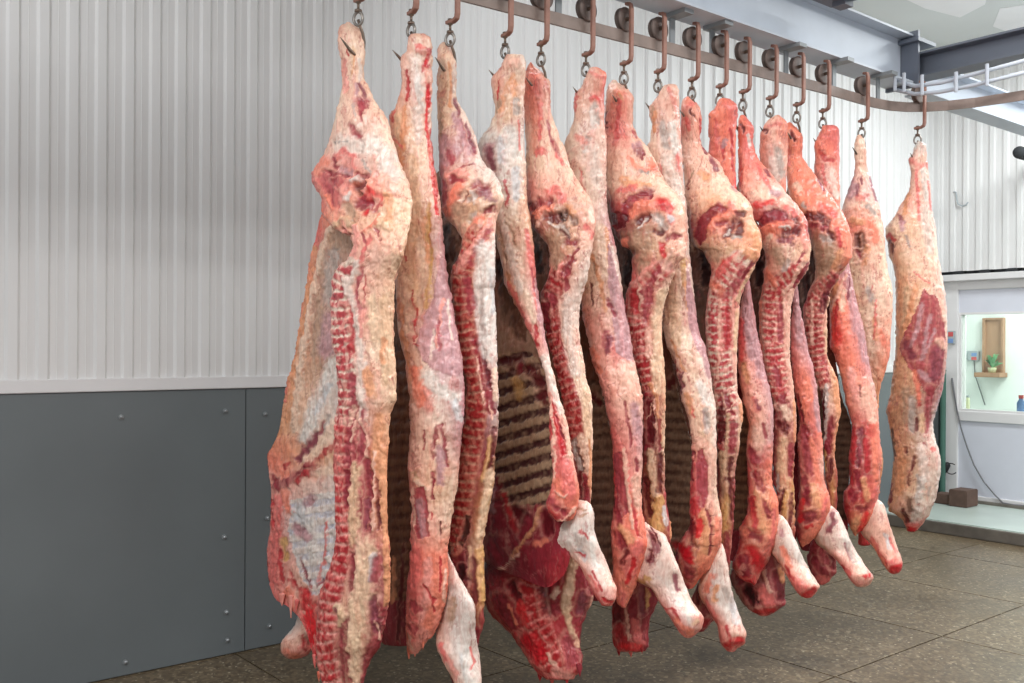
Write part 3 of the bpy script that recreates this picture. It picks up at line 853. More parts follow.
def rib_cage(root, i, L, R, ribs, bands, g=.03, seed=0, strokes=(), step=1.8, amp=.004, foot=True):  # tan ribs given darker colours: cavity shade put into the paint
    L, R = taper(L, R, 70, foot)
    return loft('rib_cage', HPX[i-1], L, R, MEAT, root, g=g, m=1, kf=.02, kb=.22, p=3, step=step, bands=bandz(bands), seed=seed, pinky=.1, fib=.12, fibcol='brown',
                redspeck=.05, strokes=([ribs] if ribs else [])+list(strokes), amp=amp)

def flank(root, i, L, R, bands, g=.03, seed=0, strokes=(), step=1.8, name='flank', amp=.005, regions=(), kb=.22, kf=.03, tp=True):  # black and brown bands put the shade of the cavities into the colour
    if tp: L, R = taper(L, R, 40, True)
    return loft(name, HPX[i-1], L, R, MEAT, root, g=g, m=1, kf=kf, kb=kb, p=2.6, step=step, bands=bandz(bands), seed=seed, pinky=.15, fib=.2, redspeck=.08, strokes=strokes, amp=amp, regions=regions)

def leg(root, i, L, R, g, seed, strokes=(), bands='0:fatw', name='foreleg', m=.15, step=1.2):
    ya, yb = P(L)[0][1], P(L)[-1][1]
    cut = '0,%.1f 1100,%.1f 1100,900 0,900' % (yb-.085*(yb-ya), yb-.085*(yb-ya))
    return loft(name, HPX[i-1], L, R, MEAT, root, g=g+.02, m=[(ya, 1.1), (ya+.40*(yb-ya), .95), (ya+.62*(yb-ya), .2)], regions=[('cut_end', cut)], kf=.85, kb=.85, p=2, step=step, bands=bandz(bands), seed=seed, pinky=.25, fib=.16, fibcol='pink', redspeck=.05, strokes=strokes, amp=.0035)

# ---------------------------------------------------------------- 1: nearest, cut face towards the camera
r = side(1, 'nearest side of beef at far left, its whole inner flank and white rib lining showing')
b1_spine = '352,262 345,290 353,326 357,345 354,365 359,399 360,420 354,463 349,495 348,532 350,552 348,580 340,608 334,640 341,683 346,735 322,735 318,683 312,640 312,606 320,584 332,563 334,530 333,499 332,460 332,420 335,399 331,345 329,285 338,267'
loft('carcass_body', HPX[0],
     '346,23 340,27 338,36 338,45 341,60 342,75 341,90 338,105 334,120 331,133 326,149 320,163 314,172 312,178 316,187 321,200 322,215 330,224 340,232 351,240 353,248 349,259 340,266 334,275 332,285 331,325 332,345 336,356 337,380 338,399 336,412 335,420 334,460 335,500 336,532 335,550 331,565 323,584 318,604 316,630 317,660 322,680 326,705 334,732',
     '350,23 358,27 363,36 365.5,45 365,60 364,75 370,90 378,105 388,120 391,133 396,149 404,172 410,186 412,200 412,215 409,232 405,250 400,266 396,281 394,305 394,345 396,365 396.6,385 396,399 391,414 389,440 386.5,480 387,532 389,550 389,580 388,605 385,625 380,645 372,658 366,672 361,690 356,712 350,732',
     MEAT, r, g=[(20, 0), (110, 0), (190, .0), (260, -.02), (700, -.02)], m=[(23, .0), (100, .2), (180, .45), (700, .55)], kf=[(23, .95), (100, .7), (180, .5), (260, .42), (700, .5)], kb=[(23, .95), (110, .7), (190, .5), (280, .7), (700, .7)],
     bands=bandz('23:fatp/fat/fatp 60:fatp/fat/fat 110:fat/fatp/fat 150:fatp/fatw/fat 185:rose/salmon/fat 215:salmon/cream/cream 250:fatp/fatp/cream 300:rose/fatp/tend 345:rose/fat/tend 400:rose/fatp/cream 450:red/wine/orange 520:red/mar/orange 560:red/fatp/wine 620:red/cream/mar 683:red/cream/wine 732:red/wine/mar'),
     seed=1, amp=.0065, step=1.05,
     regions=[('pelvic_cut', '312,164 330,162 345,176 362,174 378,186 386,198 378,214 362,220 350,222 340,214 326,214 318,196 313,180'), ('spine', b1_spine)],
     strokes=[('red', 1.1, '348,48 348,56'), ('tend', 2.2, '353,48 354,60 354,74'), ('orange', .9, '354,52 354,72', -.002), ('fatw', 2, '360,60 361,80'), ('pink', 2.5, '345,62 344,90'),
      ('purple', 2.4, '360,84 363,90 365,97', -.006), ('lilac', 2.2, '357,86 357,94'), ('wine', 4.6, '357,102 366,103', -.003), ('wine', 3.4, '361,104 362,112', -.003), ('wine', 1.8, '362,110 361,119', -.003), ('grey', 2, '353,104 355,114'),
      ('wine', 4.2, '352,127 357,133', -.004), ('wine', 2.4, '357,133 362,140', -.003), ('lilac', 2.4, '376,96 381,107', -.002), ('fatw', 8, '340,143 372,146 392,155'), ('fatw', 7, '385,165 398,178'), ('grey', 1.2, '334,142 350,143'), ('grey', 1.0, '362,160 372,176'),
      ('rose', 3.4, '336,158 342,152 352,156 353,168', .003), ('pink', 6, '346,162 348,168'), ('mar', 1.8, '335,158 336,168', -.004), ('lilac', 3.4, '342,170 350,172'),
      ('salmon', 5, '317,172 326,162', .006), ('rose', 3, '314,176 318,186', .004),
      ('wine', 6.5, '326,178 332,190 337,204', -.005), ('wine', 5, '336,180 344,184', -.004), ('mar', 2, '326,172 340,174 350,176', -.006), ('pink', 2.4, '350,178 343,188 340,202 342,212', .007), ('salmon', 2, '326,196 334,208', .004),
      ('mar', 2.5, '357,175 370,177', -.010), ('dark', 5, '357,188 362,184', -.022), ('black', 3, '358,192', -.03), ('bone', 2.2, '352,180 358,178', .006), ('blood', 7.5, '365,197 376,200', -.006), ('mar', 6, '360,203 368,208 372,206', -.010), ('scarlet', 3, '370,190 374,194', .004), ('blood', 3.5, '366,214', 0), ('fatp', 1.6, '376,200 371,206', .004), ('pink', 1.6, '361,193 366,190', .004),
      ('tan', 5.5, '346,207 352,214', -.006), ('bone', 2.5, '345,198 348,194', .002), ('tend', 3, '336,224 345,218 352,226', .006),
      ('orange', 5.5, '388,196 393,212 389,224', .004), ('cream', 6, '398,205 400,226', .003), ('fatp', 4, '385,180 396,190', .004), ('tend', 4, '380,222 390,228', .006), ('salmon', 2, '380,215 372,226 362,232', .005),
      ('mar', 3, '344,230 347,236', -.02), ('dark', 2.5, '346,240 349,250', -.02), ('pink', 2.6, '343,236 342,262', .006), ('pink', 3, '355,226 357,245 352,262', .006), ('wine', 1.5, '362,232 366,245 360,262', -.002), ('mar', 1.5, '376,228 380,236', -.004), ('rose', 1.6, '371,236 364,250 360,268', 0),
      ('spine', '346,266 338,290 341,345 346,372 347,400 344,430', 11.5, 9, (1.14, 2.4, 2.2)), ('spine', '344,425 341,470 341,530 341,560 330,600 325,640 331,683 336,735', 11, 10, (1.05, 1.25, 1.2)),
      ('red', 4, '352,300 355,330 352,348', -.002), ('wine', 4.5, '352,376 354,400 352,430 348,460', -.003), ('fatp', 1.6, '354,405 350,425', .002), ('fatp', 1.4, '358,412 351,440', .002), ('fatp', 1.3, '346,408 345,424', .002), ('pink', 2.2, '342,302 350,306', .002), ('pink', 2, '346,318 342,330', .002),
      ('fatw', 3.6, '346,280 352,296 358,320', .004), ('fatw', 4.2, '358,322 361,350 361,385 364,420', .005), ('wine', 1.8, '362,268 356,290 360,316', -.003), ('pink', 2, '364,300 362,335'), ('fatw', 3, '358,262 352,282', .004),
      ('cream', 5, '372,300 376,340', .002), ('tend', 5, '384,300 386,380'), ('orange', 4.5, '368,372 372,395', .002), ('orange', 3, '384,340 382,360'), ('red', .9, '366,275 365,300'), ('red', 1, '404,258 403,266'), ('orange', 6, '380,420 376,470'),
      ('wine', 2.6, '364,412 362,450 356,466', -.003), ('fatp', 1.5, '362,420 368,440 366,455', .003),
      ('tend', 5.2, '357,466 354,500 355,540', .006), ('mar', 3.4, '367,462 370,490 367,530', -.006), ('purple', 2.4, '367,500 366,526', -.003), ('fatp', 1.5, '374,452 375,490 373,530', .003), ('dark', 1.8, '378,480 379,530', -.010), ('orange', 3.4, '383,450 383,490 386,530 388,600', .005), ('mar', 2.4, '347,470 347,505', -.004),
      ('cream', 9, '366,548 363,580 356,620 354,655 353,700', .007), ('mar', 3, '353,552 351,590', -.006), ('blue', 2.8, '374,555 371,580', .002), ('wine', 4.4, '377,560 374,580', -.002), ('mar', 7, '378,610 378,640 370,655', 0), ('purple', 4, '372,600 376,628', -.004), ('fatp', 1.2, '376,622 380,640', .002), ('mar', 5.5, '344,622 342,640 345,670 348,690', -.003), ('cream', 4, '338,606 342,616', .004), ('tend', 3, '341,612 340,622', .004), ('purple', 2, '337,610', -.002), ('orange', 2.2, '386,560 386,605', .004), ('wine', 3, '368,660 362,690')])
flank(r, 1,
      '324,208 319,222 315.5,240 309.5,266 306.5,290 301,311 299.5,330 294,360 287,385 284,399 279,430 272,447 267.5,455 268.5,470 271,490 270,532 267,550 268.5,575 271.5,590 276.5,600 285,605 294,612 303,624 309,640 313,655',
      '356,208 358,222 358,240 356,266 350,290 350,330 350,385 348,430 346,490 346,532 343,552 336,575 328,600 325,612 324,624 324,640 322,655',
      '205:salmon/orange/tan 240:rose/tan/tan 300:orange/lilac/tan 360:orange/tan/grey 400:orange/fat/blue 430:orange/fat/bone 455:salmon/orange/cream 480:pink/fatp/bone 520:pink/bone/bone 570:rose/fatp/bone 600:rose/fatp/red 655:red/blood/red',
      g=[(205, .0), (300, .03), (600, .02)], seed=2, step=1.05, name='flank', amp=.007, kb=.16, tp=False,
      regions=[('pleura', '348,466 330,472 310,482 296,490 290,506 288,530 296,556 304,580 316,594 330,580 345,550')],
      strokes=[('tan', 9, '334,236 326,270 322,310 318,350'), ('grey', 7, '332,255 330,300', -.004), ('lilac', 8, '330,320 326,350'), ('rose', 1.6, '318,225 312,262 306,300 299,335 292,372 286,400', .004), ('orange', 3.2, '316,250 308,300 300,345 292,385 288,420', .003), ('fat', 2.4, '332,226 322,252 314,290 306,340 300,372', .008), ('fat', 3.6, '304,340 298,390 294,430', .002), ('fatw', 4, '312,400 306,440'),
       ('white', 7.5, '334,366 324,392 314,416 306,438', .003), ('blue', 3, '330,385 316,412'), ('mar', 3.2, '324,426 312,444 300,460', -.004), ('purple', 3.6, '318,434 306,450 298,458', -.003), ('fat', 6, '336,424 322,446 308,460', .005), ('grey', 2, '330,415 326,428'),
       ('red', 2.4, '334,444 320,458 308,466', .003), ('mar', 4.8, '312,467 296,476 282,484 276,487', .006), ('red', 2.6, '308,472 298,482', .004), ('salmon', 6, '274,462 284,472'), ('red', 2, '284,468 288,462'), ('mar', 3, '275,478 279,488', -.003),
       ('ribs', '292,500 346,488 346,560 330,590 312,596 296,566 288,532', -.14, 13.0, (196, 196, 208), 'bone', .003),
       ('white', 5, '310,520 314,560', .002), ('lilac', 5, '310,498 306,505', -.002), ('blue', 6, '296,512 304,520'), ('purple', 3, '296,526 303,530', -.002), ('lilac', 5, '298,530 308,538'), ('rose', 1.6, '326,524 324,560 318,580'), ('rose', 1.2, '340,520 336,560'), ('fat', 4, '320,472 338,470'),
       ('rose', 6, '278,500 276,540 276,580', .004), ('red', 1.5, '272,500 273,530', -.002), ('salmon', 4, '284,492 290,510', .003), ('yellow', 2.6, '284,540 285,560', -.003), ('red', 1.6, '279,550 282,580', -.003), ('red', 1.6, '290,570 296,590', -.003), ('salmon', 4, '288,590 294,606', .004), ('red', 2, '290,580 300,590'), ('mar', 1.3, '300,560 308,578 312,590', -.003),
       ('blood', 7, '306,596 310,616 314,640', -.002), ('scarlet', 4, '308,612 312,630'), ('mar', 2, '318,585 322,582', -.004)])
leg(r, 1, '303,608 298,616 294,626 284,638 280.5,645 281,652 286,658', '316,608 316,620 315,630 313,640 312,648 309,654 296,660', g=.06, seed=3, bands='605:bone/bone/fatp 630:bone/fatp/fatw 645:fatp/fatp/rose 660:pink/rose/rose', strokes=[('rose', 2.5, '303,640 309,648'), ('red', 1.5, '303,636 304,650'), ('salmon', 3, '286,652 296,656')])

for q_, a_ in enumerate(((282, 594, 605, 3.2, 'pink', 0), (291, 596, 617, 2.6, 'pink', 0), (297, 600, 611, 2.4, 'rose', -1), (319, 672, 681, 2, 'salmon', 0), (314, 655, 668, 2, 'rose', 1))):
    shred(r, 1, *a_[:5], dx=a_[5], seed=50+q_, g=.01)

# ---------------------------------------------------------------- 2: slim shank streaked with blood, lilac flank
r = side(2, 'second side from the left, blood streaked down its shank, lilac flank muscle')
loft('carcass_body', HPX[1],
     '410,34.5 407.5,38 407,50 401,57 401.5,70 402,80 399.5,96 394,108 389,117 390,133 390,150 391,175 393,200 394,240 395,270 395.5,285 398.5,330 405.4,364 408,391 409,399 410,434 408.5,450 408,467 410,490 412,516 411,532 410,556 408,575 406,595 405.4,632 407,645 410,653',
     '425,34.5 431,38 432,50 432,100 431.5,133 434,163 437,180 440,199 443,228 446,267 448,282 452.5,307 456,327 461.5,358 464,377 464.5,405 463,428 461,443 458.6,478 453,509 450,533 448,556 448.5,579 446,600 441,617 435,632 425,645 417,653',
     MEAT, r, g=0.0, m=[(34, 0), (140, .25), (650, .4)], kf=[(34, .95), (140, .8), (300, .7), (650, .7)], kb=.7,
     bands=bandz('35:fatp/fat/fatp 60:fatp/fatw/fat 90:fatp/bone/fatp 115:orange/fat/fatw 150:tend/fat/fat 190:fatp/fat/fatp 240:tend/tend/lilac 290:fat/tend/lilac 330:fat/lilac/lilac 360:orange/white/lilac 400:fatp/fatw/lilac 440:fatp/fat/lilac 490:pink/tend/fat 520:pink/fatp/fat 560:rose/salmon/salmon 600:rose/pink/salmon 650:salmon/pink/pink'),
     seed=4, step=1.05, regions=[('flank_muscle', '440,262 448,262 458,320 466,372 462,385 448,384 432,372 424,362 415,344 421,322 431,300')],
     strokes=[('red', 2.6, '429,48 427,60 424,72'), ('blood', 2.4, '426,62 428,85 430,105', -.002), ('scarlet', 1.8, '428,90 427,115 428,135 431,160 435,190 437,215', -.002), ('red', 1.5, '431,130 434,160 437,195'), ('pink', 3.4, '419,50 424,52', .004), ('rose', 1.6, '416,47 424,46'), ('fatp', 3.5, '428,72 429,80', .006), ('red', 1.8, '406.5,68 407,84 407.5,100', -.002), ('red', 1.6, '394,110 392,120 389,117'),
      ('white', 3.2, '417,80 419,95 421,112', .003), ('fatw', 5, '417,112 420,140'), ('tend', 4, '398,116 400,140'), ('orange', 3, '404,108 403,150'), ('orange', 2.6, '399,150 404,190 408,230'), ('orange', 4, '426,220 427,245 428,262', -.004), ('yellow', 2.2, '429,205 428,240', -.006), ('rose', 1.2, '396,140 402,150'), ('grey', 1.4, '408,180 410,215 412,240', -.002), ('cream', 5, '412,160 416,210'), ('fat', 4, '420,240 422,290'), ('tend', 1.8, '410,215 414,262 416,310'), ('red', 1.2, '412,290 417,320 413,340'), ('red', 1, '404,255 405,262'), ('fat', 5, '402,290 408,330'), ('orange', 2.4, '398,300 406,350 410,372'), ('yellow', 1.8, '431,250 430,280 424,310', 0),
      ('poly', 'lilac', '440,258 449,262 458,318 465,366 458,378 440,372 424,364 416,344 424,318 433,296', .002, .9), ('lilac', 6, '446,365 436,385', 0, .8, .6), ('pink', 1.5, '443,300 436,345'), ('wine', 1.5, '438,320 440,350', 0), ('fatw', 1.2, '447,300 452,340'), ('fatw', 1.3, '434,330 430,360'), ('white', 7, '428,378 440,392 455,396', .001), ('blue', 4, '455,402 460,420'), ('pink', 5, '425,392 430,410'), ('red', 1.2, '420,345 416,343'), ('salmon', 5, '414,370 420,400'),
      ('mar', 2.0, '438,425 434,440 433,456', -.004), ('mar', 2.0, '440,424 445,445 447,466', -.004), ('wine', 1.6, '433,472 433,498', -.005), ('mar', 1.2, '433,478 433,490', -.005), ('lilac', 4.5, '440,450 441,480'), ('wine', 1.3, '425,430 424,448'), ('tend', 3, '414,472 416,480'), ('fat', 2, '417,482 428,490', .003), ('poly', 'wine', '413,489 424,486 428,505 430,535 417,540 414,515', -.002), ('lilac', 3, '419,500 423,535'), ('fatp', 1.4, '413,490 415,530', .003), ('fatp', 1.6, '429,488 431,530', .003), ('dark', 1.2, '441,522 440,536', -.005), ('red', .8, '431,512 432,518'),
      ('rose', 5, '416,550 414,600 412,640', .003), ('salmon', 6, '436,560 438,600 428,625'), ('pink', 4, '428,560 426,600', .003), ('red', 1.4, '424,585 433,598 434,612', -.004), ('wine', 3.5, '413,605 417,610', -.003), ('wine', 3, '409,626 414,630', -.003), ('fatp', 2, '408,636 412,650'), ('red', 1.2, '441,560 440,590'), ('fatp', 1.8, '446,570 444,600')])
rib_cage(r, 2, '330,262 326,320 324,420 326,520 335,600 350,650', '408,262 410,320 416,420 420,520 418,600 414,645',
         ('ribs', '324,300 420,300 420,600 330,600', -.08, 12, (94, 58, 46), (134, 98, 74), .004), '262:brown/brown/brown 400:brown/brown/brown 520:brown/brown/mar 600:mar/mar/dark 650:dark/mar/mar', seed=5,
         strokes=[('dark', 1.6, '404,545 400,600 398,640'), ('orange', 2, '394,560 393,600')])
leg(r, 2, '438,545 434,560 432,590 434,610 436,630 436,643 440,656 446,668 452,678 456,690 459,720', '446,545 451,560 457,572 467,590 474,603 475.5,615 475.5,628 477,640 480,659 481.5,683 482,720', g=.05, seed=6,
    bands='545:tan/tan/fatw 600:tan/bone/white 640:fatp/bone/bone 690:fatp/white/fatw 720:rose/red/rose', strokes=[('grey', 5, '450,588 446,606', -.002), ('tan', 4, '453,600 450,620'), ('blue', 4, '464,655 468,675'), ('white', 4, '466,650 470,690', .002), ('rose', 1.4, '471,650 474,660 470,668'), ('pink', 3, '447,655 456,676'), ('rose', 2.5, '440,645 446,660')])  # tan and grey near the top paint the shade beside the breast

for q_, a_ in enumerate(((409, 640, 658, 2.6, 'salmon', 0), (415, 640, 656, 2.6, 'salmon', 0), (424, 636, 649, 3, 'salmon', -1))):
    shred(r, 2, *a_[:5], dx=a_[5], seed=60+q_, g=.0)

# ---------------------------------------------------------------- 3
r = side(3, 'third side from the left, pale grey fat beside a long dark red backbone')
loft('carcass_body', HPX[2],
     '441,43 437.5,50 437,55 438,65 437.5,80 437,100 438,130 439,163 440,189 441,205 444,218 452,224 457,230 462.5,244 460,254 452,270 451,283 451,290 453.7,313 456.6,334 462,364 467,385 466,403 464,420 461,443 455,478 450,509 448,533 449,560 450,600 448,640 450,670 456,700',
     '446,43 449,46 456,62 456.6,75 456.6,81 456,96 464.5,112 474,133 484,163 495,174 502,187 503.5,199 500,210 496,224 495,248 495.7,283 494,289 495.7,310 497,348 498.6,403 498.6,425 496,445 493.8,478 488,509 484,533 483,560 484,590 484.5,612 483,626 478,645 476,670 470,700',
     MEAT, r, g=[(40, 0), (200, 0), (270, -.02), (700, -.02)], m=[(43, 0), (120, .2), (200, .45), (700, .5)], kf=[(43, .95), (120, .7), (200, .55), (280, .45), (700, .5)], kb=[(43, .95), (120, .7), (200, .5), (700, .7)], step=1.05, seed=7,
     bands=bandz('43:fatp/fat/fatp 80:fat/tend/fat 120:tend/fat/fatw 150:lilac/lilac/fatw 175:wine/fat/white 200:wine/tend/fat 222:tan/tend/fatp 245:rose/fatp/white 290:red/white/white 350:red/white/bone 400:mar/mar/bone 450:mar/mar/brown 500:mar/mar/yellow 560:mar/dark/tend 600:dark/mar/yellow 630:mar/dark/mar 700:mar/mar/mar'),
     regions=[('pelvic_cut', '440,176 456,174 470,180 484,182 496,190 498,204 490,216 474,216 456,216 448,222 442,214'), ('spine', '476,250 470,262 474,290 475,325 483,346 490,375 494,403 490,425 480,445 470,480 462,520 456,545 446,545 446,505 455,470 463,425 464,395 456,360 449,310 450,270 466,246')],
     strokes=[('orange', 1.6, '449,62 451,85 450,105', -.002), ('tan', 2, '441,100 441,140'), ('fatw', 2.2, '455,64 454,90', .002), ('purple', 2, '455,100 460,118', -.004), ('wine', 3, '458,120 466,138 474,152', -.003), ('lilac', 4.5, '455,118 462,136 470,150'), ('purple', 1.8, '466,124 474,150', -.004), ('lilac', 5, '444,140 444,160'), ('wine', 3, '448,152 452,162'), ('fatw', 6, '480,160 488,172'), ('mar', 1, '456,174 464,166 474,164'),
      ('wine', 4.5, '442,182 444,196 443,212', -.004), ('pink', 2.6, '446,178 458,172 470,176', .005), ('salmon', 4, '462,182 452,198 446,212', .006), ('mar', 3.2, '452,180 464,180', -.004),
      ('mar', 5, '476,186 486,188', -.008), ('purple', 5, '478,196 484,192', -.008), ('dark', 3.5, '462,196 466,192', -.014), ('grey', 3.5, '468,198 476,200', -.008), ('fat', 1.5, '458,200 466,188', .004), ('bone', 1.2, '472,190 474,204', .004), ('lilac', 3.5, '488,192 492,198'), ('fat', 3, '478,204 488,206', .006),
      ('tan', 7, '460,210 470,218', 0), ('grey', 3, '474,214 476,218', -.004), ('mar', 3.6, '486,212 492,210', -.006), ('salmon', 5, '480,218 472,232', .002), ('tan', 5, '462,228 466,246'),
      ('spine', '478,236 462,270 462,310 468,345 474,375 478,400 472,430 466,470 458,510 452,545', 12.5, 9.0, (.80, 1.0, .80)), ('pink', 3, '490,222 478,240 466,258 458,272', .006), ('wine', 2.4, '490,230 480,246 470,262', -.002), ('wine', 4, '468,280 472,310', -.003), ('mar', 4.6, '477,338 482,360 488,390 492,410', -.004), ('dark', 2.4, '483,350 489,385', -.004), ('fatp', .9, '476,360 482,385 486,405', .002), ('fatp', .8, '490,405 492,420', .002),
      ('white', 8, '484,250 484,300 488,350', .003), ('blue', 3, '493,270 494,310'), ('grey', 2.5, '481,290 484,335'), ('fat', 3, '494,370 496,400'),
      ('yellow', 3, '490,440 488,462 485,480', .004), ('dark', 2.6, '494,430 492,460 486,490', -.005), ('cream', 4.4, '491,474 485,505 481,535', .006), ('yellow', 4.4, '480,550 481,580 483,600', .006), ('tend', 2.2, '470,548 472,575', .004), ('dark', 4, '474,560 475,600'), ('mar', 3, '482,612 482,624'), ('black', 3, '468,520 462,545', -.006), ('black', 4, '462,570 460,610', -.004)])
flank(r, 3, '380,200 370,260 366,400 374,520 400,600', '468,212 470,260 478,400 470,520 462,600', '200:tan/brown/tan 260:tan/dkt/brown 400:tan/brown/tan 520:mar/mar/mar 600:mar', seed=8, g=.05, strokes=[('black', 5, '446,228 450,256'), ('tan', 4, '456,232 458,250'), ('brown', 4, '452,240 456,260')])

# ---------------------------------------------------------------- 4
r = side(4, 'fourth side from the left, bare ribs behind its narrow slanting edge')
loft('carcass_body', HPX[3],
     '507,55 503,62 500,68 491,80 493,95 495,108 490,124 478,143 476,155 478,175 484,200 493,222 495.7,236 497,246 503,270 504,283 512.5,299 525,323 536.7,348 544.5,373 548,395 549,405 549.4,429 552,459 552.5,478 550,492 546,502 549,512 555,520',
     '516,53.5 523,55 526,65 525,89 524,128 526,163 527,189 528.5,209 533,238 535.7,267 537,283 539.6,299 545.5,338 554,377 561,403 566,419.5 573,458.6 578,482 579,495 577.7,507 573,519 564,524',
     MEAT, r, g=0.0, m=[(54, 0), (150, .25), (530, .35)], kf=[(54, .95), (140, .8), (300, .75), (530, .7)], kb=.7, seed=10, step=1.05,
     bands=bandz('54:fatp/fat/fatw 80:fatp/fat/fat 115:fat/tend/fatw 140:white/white/white 180:lilac/white/fat 225:fat/fat/tend 260:fat/fat/rose 300:pink/fat/lilac 340:pink/pink/lilac 380:fatp/fatw/fat 420:red/rose/fat 460:rose/red/fat 490:rose/salmon/salmon 524:red/wine/salmon'),
     regions=[('brisket_cut', '549,400 553,400 560,420 566,450 574,478 578,500 572,516 560,520 546,510 540,502 552,484 551,440')],
     strokes=[('fatp', 5, '508,64 516,62', .003), ('orange', 2, '510,78 504,95 500,110', -.002), ('tan', 1.6, '499,90 497,112', -.003), ('red', 1, '500,80 497,100'), ('grey', 3, '516,100 517,112', -.002), ('orange', 3, '512,78 514,92'), ('lilac', 6, '488,148 492,160'), ('grey', 4, '496,150 500,168'), ('purple', 4, '488,152 494,166', -.002), ('blue', 4, '500,140 502,160'), ('blue', 5, '516,170 516,195'), ('white', 6, '510,130 512,150'), ('rose', 1, '519,120 520,150'),
      ('red', 1.3, '505,180 508,200 506,206'), ('fatw', 4, '500,215 510,250 520,290', .002), ('tan', 1.1, '499,230 508,262', -.003), ('tan', 1.0, '506,222 514,240', -.003), ('tan', 1.1, '512,232 516,245', -.002), ('orange', 2, '506,272 512,292 520,310'), ('rose', 1.8, '508,283 522,312 530,330'), ('rose', 2.5, '526,230 532,270 538,310', 0), ('lilac', 2, '536,280 540,320'), ('wine', 1.2, '531,268 534,290'), ('red', 1.8, '535,325 537,345', -.002), ('fat', 3, '526,290 534,320'),
      ('fatw', 5, '545,360 553,385 560,410', .002), ('pink', 2, '550,395 556,415'), ('blood', 3.2, '553,405 558,430 563,452', -.004), ('mar', 1.5, '556,415 563,440', -.006), ('fatp', 1.4, '550,400 554,440 555,480', .003), ('salmon', 5, '558,480 562,496'), ('rose', 7, '566,468 570,494', .004), ('fatp', 1.3, '556,492 564,498 568,494', .004), ('mar', 2.6, '556,508 566,512', -.004), ('wine', 4, '548,500 556,506'), ('fatp', 1.6, '555,523 566,518 575,508', .004), ('fatp', 1.6, '566,420 574,455', .002), ('rose', 2, '558,450 560,470')])
rib_cage(r, 4, '446,262 440,330 438,420 440,500 452,535 468,552 492,566 520,578 540,586', '520,262 534,310 550,360 560,420 564,480 566,530 570,556 566,572 552,586',
         ('ribs', '440,372 500,352 530,352 570,392 570,505 440,505', -.30, 15.6, (80, 46, 46), (178, 148, 120), .006, .95), '262:tan/brown/dark 300:tan/brown/dkt 330:tan/tan/tan 360:tan/tan/brown 420:tan/tan/tan 500:tan/tan/tan 512:mar/mar/mar 545:dark/mar/mar 590:mar/dark/red', seed=11, step=1.4, foot=False,
         strokes=[('black', 5, '500,262 503,290'), ('dkt', 8, '508,290 512,318'), ('brown', 6, '516,320 520,335'), ('yellow', 5, '516,380 520,395'), ('dark', 4.5, '503,360 512,364 518,360', -.004), ('dark', 5.5, '524,366 532,372', -.004), ('dark', 5, '537,378 543,388', -.004), ('mar', 3, '518,374 521,366'), ('dark', 4, '540,395 546,402', -.003),
          ('dark', 6, '516,512 522,516', -.006), ('red', 3, '512,522 516,530'), ('mar', 6, '530,520 526,535'), ('orange', 1.8, '541,508 534,528 524,540 512,556', .006), ('dark', 5, '545,515 548,530', -.004), ('mar', 5, '495,480 498,510 500,540', .004), ('lilac', 3, '493,485 492,510', .004), ('red', 2, '503,495 510,518', .003), ('mar', 8, '496,545 500,565'), ('fatp', 1, '488,580 505,565 520,552', .004), ('salmon', 3, '536,545 546,540')])
leg(r, 4, '568,500 560,510 552,520 547,530 548,540 556,548 567,554 577,563 585,577 589,585 595,596 601,605', '587,501 592,507 594,516 594.5,530 598,542 602,552 608,566 612.5,579 616.5,590 616.5,598 610,607', g=.05, seed=13,
    bands='500:bone/fatw/fatw 530:bone/white/white 560:fatp/white/fatw 585:rose/fatw/fatp 606:red/rose/rose', strokes=[('tan', 1, '577,508 587,510'), ('tan', 1, '578,514 586,514'), ('grey', 4, '577,535 582,545'), ('blue', 3, '580,550 586,558'), ('red', 1.4, '580,530 586,536'), ('red', 1.2, '576,552 586,556'), ('rose', 2, '590,575 598,590'), ('red', 1.4, '594,572 602,592'), ('blood', 2.4, '604,600 612,602', -.004), ('white', 3, '590,545 598,565', .002), ('purple', 2, '553,536 556,532')])

# ---------------------------------------------------------------- further sides, same build
def cut_side(i, label, L, R, spine, pelvis, bands, strokes, seed, lo=(0, -.02), mk=None, extra=(), ksp=(.92, .80, .76), sw=11, per=7.5, spath=None, step=1.05):
    r = side(i, label)
    y0 = P(L)[0][1]; y1 = P(L)[-1][1]
    regs = []
    if pelvis: regs.append(('pelvic_cut', pelvis))
    if spine: regs.append(('spine', spine))
    ss = ([('spine', spath, sw, per, ksp)] if spath else [])+list(strokes)
    loft('carcass_body', HPX[i-1], L, R, MEAT, r, g=[(y0, 0), (y0+130, 0), (y0+200, -.02), (y1, -.02)], m=[(y0, 0), (y0+70, .2), (y0+130, .45), (y1, .5)],
         kf=[(y0, .95), (y0+70, .7), (y0+130, .55), (y0+200, .45), (y1, .5)], kb=[(y0, .95), (y0+70, .7), (y0+130, .5), (y1, .6)], bands=bandz(bands), strokes=ss, seed=seed, step=step, regions=regs, amp=.006, seams=.7)
    return r

def edge_side(i, label, L, R, bands, strokes, seed, flankm=None, brisket=None, step=1.05, m1=.35):
    r = side(i, label)
    y0 = P(L)[0][1]; y1 = P(L)[-1][1]
    regs = []
    if flankm: regs.append(('flank_muscle', flankm))
    if brisket: regs.append(('brisket_cut', brisket))
    loft('carcass_body', HPX[i-1], L, R, MEAT, r, g=0.0, m=[(y0, 0), (y0+90, .25), (y1, m1)], kf=[(y0, .95), (y0+90, .8), (y0+230, .75), (y1, .7)], kb=.7, bands=bandz(bands), strokes=strokes, seed=seed, step=step, regions=regs, amp=.006, seams=.7)
    return r

